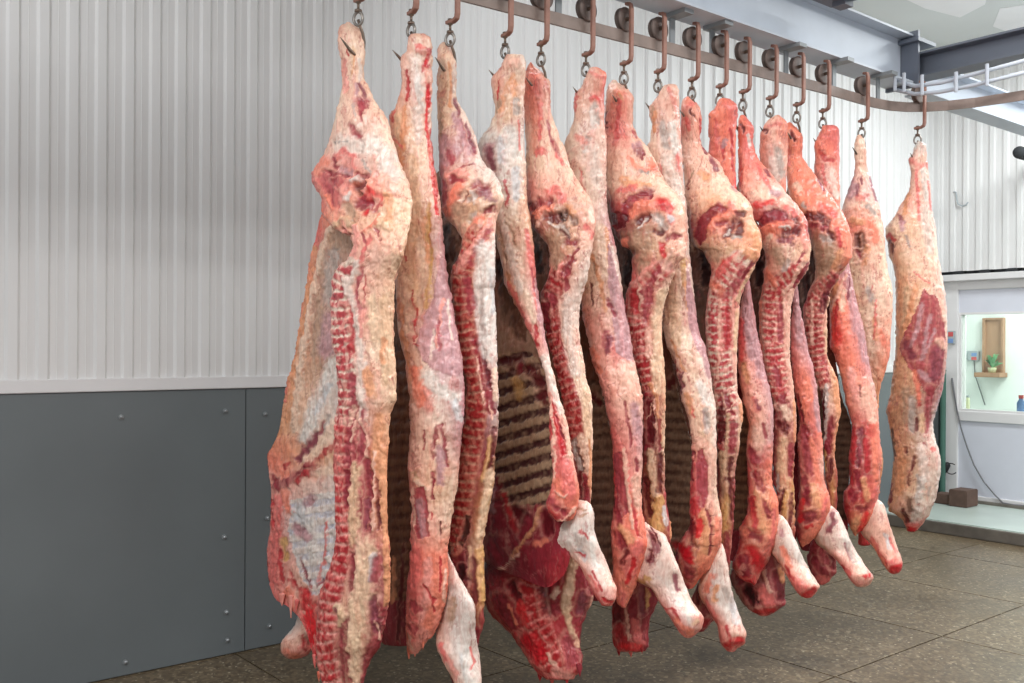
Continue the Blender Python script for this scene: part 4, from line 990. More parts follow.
# ---------------------------------------------------------------- 5
r = cut_side(5, 'fifth side from the left, its big dark red neck nearly touching the floor',
     '530,63 527,68 524,75 523,95 525,130 526,163 526.5,190 527,200 529,214 534,230 544,240 548,246 549.5,267 546,283 540.6,293 541.6,313 546.5,336 554,364 562,395 567,425 570,453 576,480 578,500 560,508 520,520 494,538 486,556 484,575 484,592 486.5,608 496,620 509,632 519,646 527,659 535,670 546,679',
     '532,63 539,70 545,75 550,83 550.5,104 556,128 564,147 570,166 583.6,189 590,198 594,209 595.5,225 594,237 591,254 589,272 584,290 579,313 580,338 583,355 587,380 592,402 592.5,453 592,480 591,505 591,530 592,560 594,595 589,608 581,632 580,645 582.6,657 582,668 574,679',
     '562,270 556,290 558,310 562,334 570,368 577,392 584,430 586,470 584,500 570,530 556,560 556,600 560,640 566,676 548,676 540,640 527,610 524,580 540,552 562,522 574,500 566,450 560,400 544,340 540,300 548,284',
     '526,186 545,184 562,186 566,200 576,202 590,212 588,232 580,246 566,250 556,240 548,236 536,232 529,218',
     '63:fatp/salmon/fatp 90:salmon/rose/fatp 125:fatp/fatp/fat 160:fat/fat/fat 185:pink/fatp/fat 215:mar/tan/fatp 240:brown/tend/fatp 270:rose/fatp/fatw 310:mar/fatp/fatw 350:mar/fat/fat 400:mar/fat/fat 450:mar/mar/fat 500:dark/mar/cream 540:dark/mar/mar 580:mar/red/mar 620:red/red/mar 660:red/rose/mar 679:red/rose/red',
     [('red', 1.5, '545,80 550,95 549,120', 0, .6, .5), ('salmon', 4, '536,100 536,150', 0, .6, .6), ('rose', 2, '540,105 540,140'), ('wine', 1.6, '548,122 551,140', -.003), ('wine', 3, '552,140 558,155', -.003), ('rose', 3, '537,152 545,151'), ('rose', 2, '556,155 563,164'),
      ('fatp', 4, '540,186 552,187 560,192', .006), ('rose', 4.5, '549,193 556,190 562,200', .002), ('mar', 4.5, '540,203 549,201', -.012), ('dark', 3.5, '531,205 536,212', -.008), ('salmon', 3.4, '536,214 544,208 552,208', .007), ('fatp', 2, '538,225 542,214 548,212', .006), ('dark', 5, '546,216 556,217', -.014), ('black', 3, '560,214 564,216', -.014), ('grey', 5, '562,226 565,232', -.008), ('dark', 2, '560,233 566,235', -.008), ('bone', 1.3, '548,222 556,228', .004), ('brown', 3.5, '568,212 574,222', -.006), ('orange', 3, '566,206 574,212', .003), ('fatp', 6, '583,215 590,222', .006), ('rose', 3, '586,228 592,236', .002),
      ('tan', 7, '556,240 556,262', -.002), ('tan', 3.5, '541,240 545,247', .004), ('mar', 4.5, '568,242 577,242', -.006), ('fatp', 4.5, '584,238 578,252 572,268', .004), ('mar', 2.4, '577,250 570,262 564,276', -.004), ('pink', 2, '562,262 556,280', .004), ('wine', 2, '568,270 566,290', -.002), ('wine', 5, '551,296 553,306', -.003), ('mar', 3, '545,305 548,330', -.003),
      ('fatw', 6, '570,300 568,330 576,370', .004), ('cream', 4, '586,390 588,440'), ('fat', 5, '582,440 586,470'), ('dark', 3.4, '577,450 581,480 584,505', -.003), ('grey', 2.4, '574,440 580,470', -.003), ('mar', 3, '586,478 588,506', -.003), ('orange', 1.6, '590,440 591,490'),
      ('spine', '538,560 530,590 533,612 545,640 556,672', 13, 9, (1, .8, .8)), ('dark', 6, '548,560 544,585 548,610', -.004), ('mar', 5, '552,580 556,610', -.002), ('cream', 4.6, '574,556 570,580 566,600 566,610', .006), ('tend', 3.6, '566,610 572,630 576,645', .005), ('fat', 3, '553,597 557,590', .003), ('purple', 4.5, '583,596 580,612', -.003), ('fatp', 1.5, '592,598 588,622', .003), ('mar', 7, '500,600 512,622', 0), ('blood', 8, '530,640 540,655'), ('fatp', 2, '548,655 560,674', .003), ('pink', 5, '556,672 570,676'), ('wine', 6, '568,640 572,662', -.002), ('dark', 4, '510,585 520,600', -.006), ('salmon', 1.6, '508,605 516,625', .003), ('scarlet', 4, '520,606 526,622')],
     14, spath='566,265 548,300 552,340 562,375 572,410 578,445 580,480 580,500 556,535 538,562', sw=10, per=8, ksp=(.78, .8, .75))
flank(r, 5, '470,210 462,260 458,400 470,500 490,570', '540,222 552,250 560,400 574,500 560,560', '200:tan/brown/tan 250:brown/dkt/brown 400:tan/brown/tan 520:mar/mar/mar 600:mar', seed=15, g=.05, strokes=[('black', 4, '536,245 540,270'), ('dkt', 3, '532,232 540,240')])

for q_, a_ in enumerate(((540, 668, 681, 4, 'red', 0), (552, 672, 684, 4, 'rose', 0), (567, 672, 683, 4, 'red', 0), (579, 664, 676, 3, 'mar', 1))):
    shred(r, 5, *a_[:5], dx=a_[5], seed=70+q_, g=-.02)

# ---------------------------------------------------------------- 6
r = edge_side(6, 'sixth side from the left, peach coloured, dark streaked patch high on its foreleg',
     '590,68 586,75 581,87 575,94 573.5,102 574,115 566,140 562,160 560,190 566,220 575,245 580,270 581,301 583,320 587,336 592,363 599,380 606.6,412 612.5,445 613.5,470 614.5,499 612,520 610.5,534 612,552 612.5,563 612,575 614,590 616,601 622,607',
     '596,67 602,70 606.6,76 604,95 604.7,119 606.6,142 606.6,193 607.6,209 614.5,241 620,274 626,315 628,325 634,359 640,384 642.8,404 642.5,453 641.5,490 642,508 645.7,528 648.6,542 646,557 640,573 637,585 631,597 626,607',
     '68:fatp/fatp/salmon 95:fatp/fatp/rose 130:fat/fatw/fatp 190:fat/fat/fatw 230:tend/fat/lilac 280:tend/fat/lilac 320:pink/fatp/lilac 350:fatp/rose/lilac 370:pink/fatp/fatp 400:pink/fatp/fatp 440:rose/pink/lilac 480:red/rose/fatp 520:rose/salmon/salmon 560:salmon/rose/salmon 607:salmon/rose/salmon',
     [('rose', 2, '590,72 604,78 606,90', 0, .6, .7), ('scarlet', 2.6, '591,98 598,100', 0, .7, .7), ('rose', 2, '577,90 576,110'), ('grey', 4, '594,108 596,122', -.002), ('white', 3, '592,112 594,126'), ('grey', 3, '588,138 584,150'), ('pink', 4, '578,138 584,142'), ('fatw', 6, '592,150 596,180'), ('rose', 1, '580,170 584,190 590,200'),
      ('fat', 6, '600,230 604,270'), ('orange', 2, '607,230 610,270 612,300', -.002), ('orange', 2.2, '592,256 600,280 606,310'), ('tan', 1.2, '593,262 595,275', -.004), ('dark', 1, '591,285 594,305', -.004), ('fatw', 3.6, '613,250 620,290', .002), ('poly', 'lilac', '608,240 614,262 628,322 635,358 628,362 616,352 612,318 608,280', .001), ('mar', 2, '608,300 614,315', -.003), ('wine', 3.6, '606,332 605,345', -.002), ('purple', 3.5, '610,338 608,352'), ('red', 1.3, '594,363 596,368', -.003), ('salmon', 4, '592,350 598,370'), ('red', 1, '598,382 606,410', 0), ('fatp', 6, '622,370 630,388', .003), ('mar', 1.6, '624,402 629,425 631,448', -.005), ('lilac', 4.5, '634,405 637,430'), ('rose', 2, '612,430 620,450'), ('mar', 2, '637,458 637,470', -.003),
      ('poly', 'wine', '614,452 622,452 627,480 629,512 618,520 616,490', -.002), ('mar', 3, '615,500 620,525'), ('fatp', 1.8, '624,450 628,490 633,528', .003), ('red', 1.6, '633,500 638,535', -.003), ('fatp', 4, '635,480 638,505'), ('mar', 4.5, '617,535 624,548', -.006), ('dark', 3, '628,552 622,562', -.006), ('orange', 4, '622,528 630,540', .003), ('rose', 5, '640,545 632,570', .003), ('salmon', 5, '620,575 628,590'), ('blood', 2, '634,560 626,585')],
     16, flankm='608,232 622,280 634,345 640,372 626,362 612,345 606,300', brisket='612,448 622,448 634,500 646,540 640,572 622,602 611,560')
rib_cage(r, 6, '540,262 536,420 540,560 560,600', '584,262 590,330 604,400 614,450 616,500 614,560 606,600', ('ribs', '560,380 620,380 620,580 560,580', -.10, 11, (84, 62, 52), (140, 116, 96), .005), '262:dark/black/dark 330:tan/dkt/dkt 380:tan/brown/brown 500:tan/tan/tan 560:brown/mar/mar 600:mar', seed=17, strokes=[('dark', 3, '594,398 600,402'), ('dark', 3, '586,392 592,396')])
leg(r, 6, '634,516 630,530 628,545 630,562 632,575 640,583 650,588 661,605 670,618 677,629 684,637', '646,522 656,530 664,534 669,543 672,550 678,565 684,581 689,594 695,605 703.5,618 702,628 692,637', g=.05, seed=18, bands='516:fatp/fatw/fatw 550:fatp/fatw/fatw 590:fatp/bone/fatw 615:rose/bone/fatp 636:rose/pink/rose',
    strokes=[('purple', 4.5, '652,536 656,548 650,560', -.002), ('dark', 1, '648,530 655,542'), ('dark', 1, '652,530 660,545'), ('dark', 1, '648,548 655,556'), ('dark', 1, '648,562 653,552'), ('purple', 2.2, '674,574 678,590', -.001), ('red', 1.8, '672,610 680,622'), ('red', 1, '660,605 676,612'), ('yellow', 3, '640,582 648,578'), ('salmon', 3, '676,622 690,632'), ('cream', 3, '694,624 698,620')])

# ---------------------------------------------------------------- 7
r = cut_side(7, 'seventh side from the left, silvery torn membrane in its round cut face',
     '612,81 608,86 606,95 605,120 604.5,150 605,180 607,195 608.6,202 610.5,221 615,235 622,245 630,250 632,256 632,276 626,295 624.5,310 625,323 629,342 634,359 641,384 643,404 642.5,453 642,500 641,540 630,560 618,575 612,600 612,625 613,644 617,651',
     '617,81 624,86 630,91 634,99 633,122 638,136 647,146 655,160 665,181 675,192 684,207 686.7,221 687,240 685,256 680,262 674,275 667,295 662,318 662,340 664,359 665.5,398 665,453 665,480 667,505 672,528 671,542 668,565 665,580 659,600 651,618 648,632 649,645 645,651',
     '672,262 664,280 656,300 655,323 652,340 648,360 650,390 646,400 640,385 632,350 625,325 626,296 636,280 652,268',
     '610,200 622,194 636,188 652,186 668,192 678,206 684,224 680,244 668,246 656,236 640,230 628,232 620,242 611,224',
     '81:fatp/fat/fatp 100:fatp/salmon/fatp 130:pink/rose/fatp 150:fatp/fatp/fat 185:fat/fat/fat 205:mar/salmon/fat 230:dark/tan/fatp 250:brown/tend/fatp 280:rose/rose/fat 320:red/red/cream 360:mar/fat/tend 400:dark/mar/tend 450:dark/dark/cream 490:mar/yellow/mar 530:mar/yellow/mar 570:dark/mar/mar 620:red/mar/mar 651:red/rose/mar',
     [('red', 2.4, '620,100 618,125 614,145', 0, .7, .7), ('orange', 1.6, '620,92 622,100'), ('dark', 1, '606,112 607,128'), ('purple', 4.2, '637,148 642,155', -.003), ('lilac', 3, '634,145 640,144'), ('mar', 1.4, '644,152 643,160', -.003), ('wine', 1.5, '633,130 636,135'), ('salmon', 2, '628,158 640,170 656,168', .004), ('orange', 3.5, '622,180 634,186 648,184', .004), ('salmon', 3, '650,160 658,176'), ('rose', 3, '620,190 634,188'), ('grey', 1.4, '640,172 648,172'), ('mar', 3.6, '642,192 650,191', -.004),
      ('poly', 'mar', '620,216 622,202 630,195 642,191 654,194 650,200 636,201 630,210 628,222', -.008), ('poly', 'dark', '610,214 618,210 626,216 624,226 616,230 611,224', -.010), ('wine', 3, '630,198 646,202', -.003), ('salmon', 5, '632,212 642,204 652,205', .006), ('blood', 5, '660,202 668,206', .003), ('rose', 3, '668,208 672,222'), ('dark', 4, '640,220 650,216', -.012), ('grey', 5, '657,218 664,226', -.008), ('bone', 1.2, '638,228 646,218', .004), ('bone', 1, '652,214 662,226', .004), ('blue', 2.6, '670,216 672,220'), ('dark', 2.4, '654,232 664,231', -.008), ('mar', 3.6, '668,238 678,236', -.006),
      ('tan', 5.5, '636,240 646,245', -.002), ('blood', 3.6, '662,246 664,254', -.002), ('tan', 6, '642,260 644,272'), ('salmon', 2.5, '624,240 626,250', .003), ('pink', 3, '654,262 642,276 632,284', .005), ('fatp', 2.2, '672,250 664,268 656,282', .005), ('wine', 3.6, '660,270 650,284 642,296', -.002), ('wine', 4, '650,292 646,315', -.003), ('red', 4, '634,292 636,312', -.002), ('fatp', 1.4, '640,284 640,310', .002),
      ('cream', 4, '662,290 656,320 658,350', .003), ('fatp', 3, '649,330 648,355', .002), ('cream', 5, '656,360 658,390', .003), ('mar', 4.5, '645,395 650,420 648,448', -.003), ('dark', 4, '652,400 652,440', -.003), ('fatp', .9, '654,400 656,430', .002), ('fatp', .8, '646,420 652,405', .002), ('orange', 1.8, '650,385 656,394 661,440', .004), ('mar', 1.6, '659,420 660,450', -.003), ('tan', 2.4, '649,455 652,470'), ('cream', 3.6, '651,452 653,478 656,494', .006), ('dark', 3.4, '660,455 659,490', -.006), ('dark', 3, '646,480 650,515', -.006), ('yellow', 4.4, '660,498 656,520 654,534', .006), ('blue', 2, '664,508 666,524'), ('mar', 1.8, '668,505 670,530', -.003), ('orange', 1.6, '671,520 672,540'),
      ('dark', 6, '620,590 618,620'), ('mar', 5, '634,598 632,630'), ('yellow', 2.4, '647,590 648,605', .004), ('red', 5, '620,630 626,645'), ('rose', 4, '634,622 640,645', .002), ('purple', 3, '641,590 643,612', -.002), ('fatp', 1.4, '626,612 630,640', .002), ('scarlet', 3, '620,646 640,648')],
     19, spath='664,268 640,290 636,320 642,355 646,385 650,420', sw=9.5, per=7.5, ksp=(1.05, 1.5, 1.4))
flank(r, 7, '560,215 552,260 550,400 570,500 600,570', '618,225 636,255 638,400 640,500 630,560', '200:tan/brown/tan 250:brown/black/black 400:tan/brown/tan 520:mar/mar/mar 600:mar', seed=20, g=.05, strokes=[('black', 4, '627,256 628,282'), ('brown', 3, '621,235 622,260'), ('orange', 2, '619,228 622,240')])

for q_, a_ in enumerate(((619, 644, 655, 3.4, 'red', 0), (631, 646, 656, 3.4, 'rose', 0), (641, 644, 653, 3, 'red', 1))):
    shred(r, 7, *a_[:5], dx=a_[5], seed=80+q_, g=-.02)

# ---------------------------------------------------------------- 8
r = edge_side(8, 'eighth side from the left, cream, with a dark comb-like gash above its foreleg',
     '665,85 661,90 657,96 653,102 649,108 649.5,115 651.6,124 650,138 647,150 646,190 652,230 660,262 664,290 662,320 665,341 675,365 681,398 688.7,421 691.6,447 690.6,470 689.6,499 687.7,528 678,545 674,565 678,580 686,588',
     '669,83.5 674,84 679,91 679.5,109 681,138 684.8,193 687,205 689.6,254 693.6,293 697.5,323 700,335 706,349 712,384 716,414 716.6,453 717,489 722,522 721.5,538 718,552 712,567 702,577 692,588',
     '84:fat/fatp/fatp 105:fatp/fatp/fatp 135:fat/fatw/fatp 190:fat/fat/fatw 250:yellow/fat/fatw 290:tend/fat/lilac 330:fat/fat/lilac 360:fatp/fat/fatw 400:fatp/fat/fatw 440:fatp/cream/fatw 465:rose/wine/fat 500:red/wine/fat 520:red/orange/fatp 550:mar/orange/salmon 588:mar/red/salmon',
     [('rose', 1.5, '668,90 674,100 676,110', 0, .7, .6), ('orange', 2, '654,112 655,130'), ('tan', .8, '652,104 653,116'), ('grey', 4, '662,125 666,145'), ('white', 4, '672,125 676,150'), ('rose', 2.4, '677,155 678,170'), ('fatw', 7, '668,160 674,185'), ('rose', 1, '660,165 664,190'),
      ('yellow', 3.5, '684,262 686,285', -.004), ('orange', 2, '686,280 688,310'), ('fatw', 4, '690,270 694,310', .002), ('poly', 'lilac', '687,262 691,285 698,322 708,360 700,356 690,330 686,300', .001), ('cream', 6, '672,300 678,340'), ('orange', 1.4, '672,340 684,370'), ('fat', 3, '684,330 690,360'), ('purple', 2, '681,372 680,392', -.003), ('red', .8, '676,360 678,372'), ('lilac', 4, '705,350 710,375'), ('white', 5, '700,385 708,400'), ('orange', 3.5, '688,395 692,410'), ('purple', 2, '704,412 706,428', -.003), ('grey', 3, '706,410 707,430'), ('rose', 1, '692,405 694,415'), ('fatp', 5, '700,440 710,450'),
      ('mar', 2, '692,452 692,480', -.003), ('poly', 'wine', '697,452 702,450 708,466 708,490 704,508 698,506 696,480', -.003), ('fatp', 1.6, '710,450 710,490 708,508', .003), ('red', 4, '695,500 694,530'), ('orange', 3.5, '703,512 708,530 706,550', .004), ('mar', 1.4, '706,510 712,530 709,555', -.005), ('dark', .8, '709,516 714,517'), ('dark', .8, '710,524 715,525'), ('dark', .8, '710,534 715,535'), ('dark', .8, '709,544 713,546'), ('dark', 4, '690,520 694,545', -.006), ('salmon', 3.5, '718,520 718,545', .003), ('mar', 5, '686,550 690,575'), ('blood', 4, '680,545 690,560'), ('scarlet', 3, '700,520 698,535')],
     21, flankm='686,256 692,290 700,335 708,360 698,368 688,350 684,310', brisket='688,448 712,448 714,490 721,530 716,560 698,586 676,580 676,545 688,520')
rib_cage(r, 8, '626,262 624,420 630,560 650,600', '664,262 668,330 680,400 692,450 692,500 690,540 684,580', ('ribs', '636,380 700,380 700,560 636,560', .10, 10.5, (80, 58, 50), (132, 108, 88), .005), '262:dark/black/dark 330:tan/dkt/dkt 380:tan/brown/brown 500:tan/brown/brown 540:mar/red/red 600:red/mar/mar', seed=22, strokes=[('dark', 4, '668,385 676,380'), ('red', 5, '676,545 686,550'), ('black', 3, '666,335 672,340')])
leg(r, 8, '712,540 706,550 702,562 700,575 698,588 699,595 705.5,606 711,616 717,626 719,636 721,644 727,651', '722,544 726,554 727.5,562 730,580 733,595 738,610 742,622 746.5,634 746,641 735,651', g=.04, seed=23, bands='540:cream/fat/fatw 575:orange/bone/fatw 610:salmon/white/bone 636:rose/fatp/fatp 650:red/rose/rose',
    strokes=[('blue', 4, '732,600 736,620'), ('orange', 3, '716,588 714,600'), ('rose', 2.5, '706,600 716,622'), ('red', 1.8, '726,628 730,640'), ('blood', 4, '728,645 742,640', -.004), ('salmon', 3, '712,575 706,590'), ('grey', 3, '724,590 730,600')])

# ---------------------------------------------------------------- 9
r = cut_side(9, 'ninth side from the left, wide maroon round cut and an evenly notched backbone',
     '686,97 682,100 681,105 681,138 683,165 685,193 687,208 689.6,221 690.6,237 696,248 702,250 706,258 711,271 710,284 707.6,294 705.6,318 706.6,353 709,368 715,403 717,434 718,460 718,483 719,510 719.5,532 715,560 702,575 695,590 690,606 688,620 692,631',
     '690.6,97 696,102 700,109 702,124 700.5,140 708,152 719,162.5 727,177 735,188 744,196 750.5,203.5 755,221 761,235 762,245 760,256 756,264 750,276 744,288 740.8,298 738,329 737,353 737,389 741,403 742.5,416 740,435 739,448 735.5,469 734.6,508 731.6,544 729.7,567 728,595 720,612 712,622 704,631',
     '756,262 744,280 735,300 732,330 733,353 735,390 738,420 734,450 722,450 717,430 714,400 706,355 705,318 708,292 720,278 740,270',
     '692,214 706,208 720,202 736,204 748,212 754,226 750,244 738,246 724,242 706,238 698,246 691,236',
     '97:fatp/salmon/fatp 125:rose/fatp/salmon 150:fatp/fatp/fatp 180:fatp/fat/fat 205:fat/orange/fat 225:mar/salmon/orange 250:tan/tend/orange 280:rose/fatp/rose 320:rose/rose/fatp 370:red/rose/fatp 395:mar/mar/fatp 430:mar/mar/cream 480:dark/tend/mar 530:mar/yellow/mar 570:dark/yellow/mar 620:red/mar/mar',
     [('rose', 3, '688,106 694,102', 0, .7, .8), ('dark', 1.5, '690,111 694,116', -.006), ('scarlet', 2, '686,118 690,130', 0, .7, .7), ('red', 1.2, '700,118 701,140'), ('purple', 2, '703,145 707,152', -.003), ('purple', 2.4, '711,158 717,170', -.003), ('orange', 3, '700,172 708,178'), ('mar', 1.3, '690,178 687,188', -.004), ('tan', 1, '690,180 694,170'), ('lilac', 2.4, '732,186 736,190'), ('fat', 6, '715,185 730,195'),
      ('poly', 'mar', '693,238 696,222 704,212 716,205 728,208 722,216 712,218 708,228 706,240 700,246', -.006), ('wine', 3, '718,206 728,210', -.002), ('rose', 3, '730,204 736,214', .003), ('dark', 3.5, '737,214 744,214', -.010), ('salmon', 4.5, '712,226 720,216 730,214', .006), ('mar', 3, '718,224 726,222', -.006), ('dark', 4.5, '736,222 730,230 726,236', -.010), ('dark', 3.5, '742,224 738,234', -.008), ('grey', 2.5, '732,236 740,238', -.004), ('bone', 1.2, '724,236 730,230', .004), ('orange', 5, '752,228 756,244', .005), ('orange', 4, '744,250 754,256', .004),
      ('tan', 6, '708,250 716,256', 0), ('blood', 4, '726,262 720,274', -.002), ('rose', 3, '716,278 728,262 738,254', .004), ('fatp', 2.4, '742,250 734,262', .004), ('wine', 5, '744,272 736,284 728,296', -.003), ('mar', 2.4, '752,264 744,278', -.003), ('tend', 1.8, '754,268 744,284 737,300', .004), ('red', 3, '722,296 726,300', -.002), ('salmon', 4, '712,284 720,290', .003), ('red', 4, '726,310 728,345', -.001), ('pink', 3, '720,320 722,350'), ('tend', 1.8, '737,310 735,350', .003), ('fatp', 1.3, '720,300 718,380', .002),
      ('mar', 5, '724,396 728,410', -.003), ('dark', 4, '722,410 720,440', -.004), ('fatp', 1, '726,408 722,392', .002), ('fatp', 1, '727,412 736,400', .002), ('tend', 1.8, '728,415 727,440 724,470', .003), ('wine', 4, '734,425 732,450', -.003), ('orange', 2, '741,405 742,420', .003), ('dark', 3, '731,460 727,480', -.003), ('tend', 3.6, '722,455 724,475', .002), ('yellow', 3.6, '728,495 724,515 722,530', .004), ('dark', 3, '731,480 733,520', -.003), ('mar', 3, '726,535 727,560'), ('dark', 4, '702,585 700,600'), ('red', 5, '694,615 704,622'), ('mar', 4, '708,600 704,612')],
     24, spath='740,262 722,285 718,320 720,360 726,400 726,440', sw=12, per=7, ksp=(1.14, 2.4, 2.2))
flank(r, 9, '640,215 636,260 636,400 650,500 680,560', '692,225 716,255 714,400 718,500 706,560', '200:tan/brown/tan 250:brown/black/black 400:tan/brown/tan 520:mar/mar/mar 600:mar', seed=25, g=.05, strokes=[('black', 5, '702,258 706,282'), ('brown', 3, '694,245 697,280'), ('tan', 1.5, '692,240 694,252')])

# ---------------------------------------------------------------- 10
r = edge_side(10, 'tenth side from the left, thick rosy shank, its breast tip wet and deep red',
     '719,99 714,109 708,115 708,125 709,142 708,165 710,190 718,220 730,255 740,278 743,290 741.8,298 738.5,320 738,353 738,369 742.7,399 748.6,428 746,448 747.6,483 748,500 747,512 740,527 737.6,548 732,566 740,578 752,584',
     '727,97.5 733,101 737.5,105 738,112 736.5,124 735.5,155 736.5,185 740,210 744,240 747,270 749,282 751.5,294 757,329 762,353 764.5,368 770,389 774,418 773,450 772,480 778.6,505 777.6,534 771,556 760,576 756,584',
     '98:salmon/salmon/rose 120:salmon/salmon/rose 160:rose/salmon/salmon 186:salmon/salmon/rose 250:lilac/lilac/lilac 290:fatp/lilac/lilac 330:rose/lilac/lilac 365:salmon/pink/lilac 400:salmon/fatp/lilac 440:salmon/fatp/lilac 460:rose/wine/salmon 500:red/orange/salmon 530:red/orange/salmon 560:red/red/rose 584:blood/blood/rose',
     [('rose', 2, '724,103 732,108', 0, .7, .7), ('red', 1.4, '722,145 724,158', -.003), ('rose', 2, '716,120 718,150'), ('red', 1.4, '731,130 733,170'), ('lilac', 2.4, '725,140 724,145'), ('fatp', 3, '716,165 722,180'), ('scarlet', 2.5, '737,180 737,198'),
      ('lilac', 4.5, '746,295 748,330 752,355'), ('lilac', 5, '756,340 762,375'), ('orange', 3.4, '744,365 748,380'), ('scarlet', 2.6, '741,320 742,360', 0, .7, .6), ('rose', 3, '754,398 758,410'), ('wine', 2, '764,425 766,440', -.003), ('purple', 2, '756,400 760,410'), ('fatp', 4, '756,430 758,445'), ('red', 2.5, '750,448 756,470', -.002), ('mar', 4, '757,475 762,488', -.003), ('wine', 4, '752,452 756,462'), ('orange', 3, '756,492 760,515 764,530', .003), ('mar', 2.4, '764,500 769,516', -.004), ('red', 3, '752,500 756,530'), ('mar', 4.5, '748,534 760,538', -.006), ('salmon', 3, '742,528 746,534', .003), ('blood', 7, '752,552 760,565'), ('mar', 5, '744,560 746,572'), ('rose', 2, '774,510 772,545', .003), ('pink', 3, '744,566 738,572')],
     26, flankm='748,276 751,292 757,328 766,376 756,372 748,350 744,310', brisket='748,450 764,450 770,500 776,530 764,566 754,584 734,566 738,540 748,510')
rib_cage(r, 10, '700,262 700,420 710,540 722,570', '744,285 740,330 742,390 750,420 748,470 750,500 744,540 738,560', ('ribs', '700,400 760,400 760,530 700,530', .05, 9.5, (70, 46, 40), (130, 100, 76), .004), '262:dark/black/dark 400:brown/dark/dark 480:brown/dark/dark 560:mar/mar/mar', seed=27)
leg(r, 10, '774,515 769,528 767,540 770,551 777,560 784,571 790,582 796,591 801,597', '782,515.5 787,521 793,534 798,546 804,559 810,571 816,580 819.6,587 816,594 808,600', g=.04, seed=28, bands='515:fatp/fatw/fatw 550:tan/fatw/white 575:salmon/fatp/fatw 590:rose/rose/fatp 600:blood/blood/blood', strokes=[('lilac', 2.4, '781,530 782,536'), ('salmon', 3, '782,548 790,566'), ('rose', 3, '788,572 798,588'), ('blood', 3.5, '804,596 815,590', -.003), ('grey', 2.4, '797,552 801,562'), ('white', 3, '794,545 802,562'), ('red', 1.5, '786,566 795,582')])

# ---------------------------------------------------------------- 11
r = cut_side(11, 'eleventh side from the left, salmon shank, hollow dark neck hanging between two forelegs',
     '740,115.5 738,122 738,140 738,165 739,190 744,205 752,216 757,224 760,236 764,248 765,262 764,275 762.5,286 759,304 759.5,330 761,353 764,366 770,389 774,408 773.5,440 773,483 776,490 777,510 776,530 762,546 745,557 731,572 730.5,580 737,594 742,603 750,610 758,615',
     '745,116 750,121 754,127 753.5,143 757.4,156.6 770,172 778,182 785.7,192 793,200 799,207 808,225 809,236 811,244 810.5,258 808,269 799,282.5 794,294 791.6,304 790,330 789.6,353 791.6,368 793.5,389 796.4,418 795,450 793.5,483 795,505 795,528 793,545 788,556 784.7,572 785.5,590 785.5,604 780,609 770,615',
     '806,266 796,282 788,300 785,330 785,353 787,385 786,408 776,408 770,385 762,355 760,306 764,290 780,282',
     '757,214 770,205 784,206 798,212 806,228 802,244 786,250 770,246 760,240',
     '115:salmon/salmon/rose 145:salmon/rose/rose 170:salmon/pink/salmon 195:fatp/fat/fatw 215:rose/mar/salmon 232:salmon/salmon/mar 250:tan/fat/tend 285:salmon/pink/fatp 330:salmon/rose/fatp 370:rose/wine/fatp 410:mar/mar/fatp 450:mar/tend/mar 500:mar/tend/yellow 540:mar/dark/mar 580:dark/mar/dark 610:mar/rose/mar',
     [('dark', 1.6, '741,123 744,131', -.006), ('white', 1.6, '748,135 750,146'), ('red', 2, '740,158 740,185', 0, .7, .7), ('rose', 2, '757,165 770,188'), ('purple', 1.8, '765,170 770,176'), ('lilac', 3.6, '773,192 778,194', -.002), ('red', 1.6, '744,195 743,205'), ('scarlet', 3, '756,205 772,202', .003, .7, .8),
      ('poly', 'mar', '756,222 764,213 776,208 786,212 790,218 780,222 768,224 760,228', -.008), ('dark', 3.4, '794,216 797,220', -.010), ('rose', 3, '786,208 796,212', .004), ('salmon', 4, '766,228 778,224', .006), ('dark', 5.5, '786,234 796,230', -.010), ('purple', 4, '780,240 790,242', -.006), ('bone', 1.2, '780,228 790,226', .004), ('fat', 3, '770,236 766,246', .004), ('pink', 3, '803,234 806,250', .004),
      ('tan', 4.5, '774,252 784,262'), ('grey', 3, '784,268 788,262'), ('mar', 2.2, '808,264 800,278 792,290', -.003), ('wine', 1.4, '804,254 798,264', -.002), ('fatp', 2, '800,268 790,286 784,292', .004), ('salmon', 3, '766,270 774,284', .004), ('red', 1.6, '772,292 774,300', -.002), ('wine', 3, '781,306 780,340', -.002), ('fatp', 1.3, '784,300 786,330', .003), ('fatp', 1.8, '792,290 787,310 788,350', .004), ('red', 3, '780,372 780,390', -.002), ('wine', 3, '776,370 778,384'),
      ('mar', 5, '782,400 786,412', -.003), ('fat', 4, '784,408 788,416', .002), ('dark', 4, '780,422 786,430', -.004), ('tend', 3.6, '783,440 780,470', .003), ('mar', 3, '791,445 790,475', -.003), ('orange', 1.4, '794,400 795,440', .003), ('grey', 1.8, '778,475 778,490'), ('dark', 2.2, '784,490 780,510', -.003), ('yellow', 2.6, '787,492 784,515', .003), ('dark', 2.2, '792,495 790,525', -.003),
      ('mar', 8, '746,575 752,596'), ('black', 5, '748,590 754,600', -.006), ('wine', 5, '768,562 776,585'), ('dark', 5, '778,575 782,596', -.003), ('fatp', 2, '764,572 770,592', .003), ('rose', 5, '762,590 770,606', .003), ('orange', 2.4, '780,568 783,580', .003), ('blood', 3, '756,612 774,610')],
     30, spath='800,270 774,290 772,330 776,365 780,400', sw=11, per=6.5, ksp=(1.1, 1.8, 1.6), lo=(0, -.02))
flank(r, 11, '715,215 708,260 706,400 716,500 730,560', '758,225 770,255 768,400 774,500 762,560', '200:tan/brown/tan 250:brown/black/black 400:tan/brown/tan 520:mar/mar/mar 600:mar', seed=31, g=.05, strokes=[('black', 4, '758,256 760,284')])

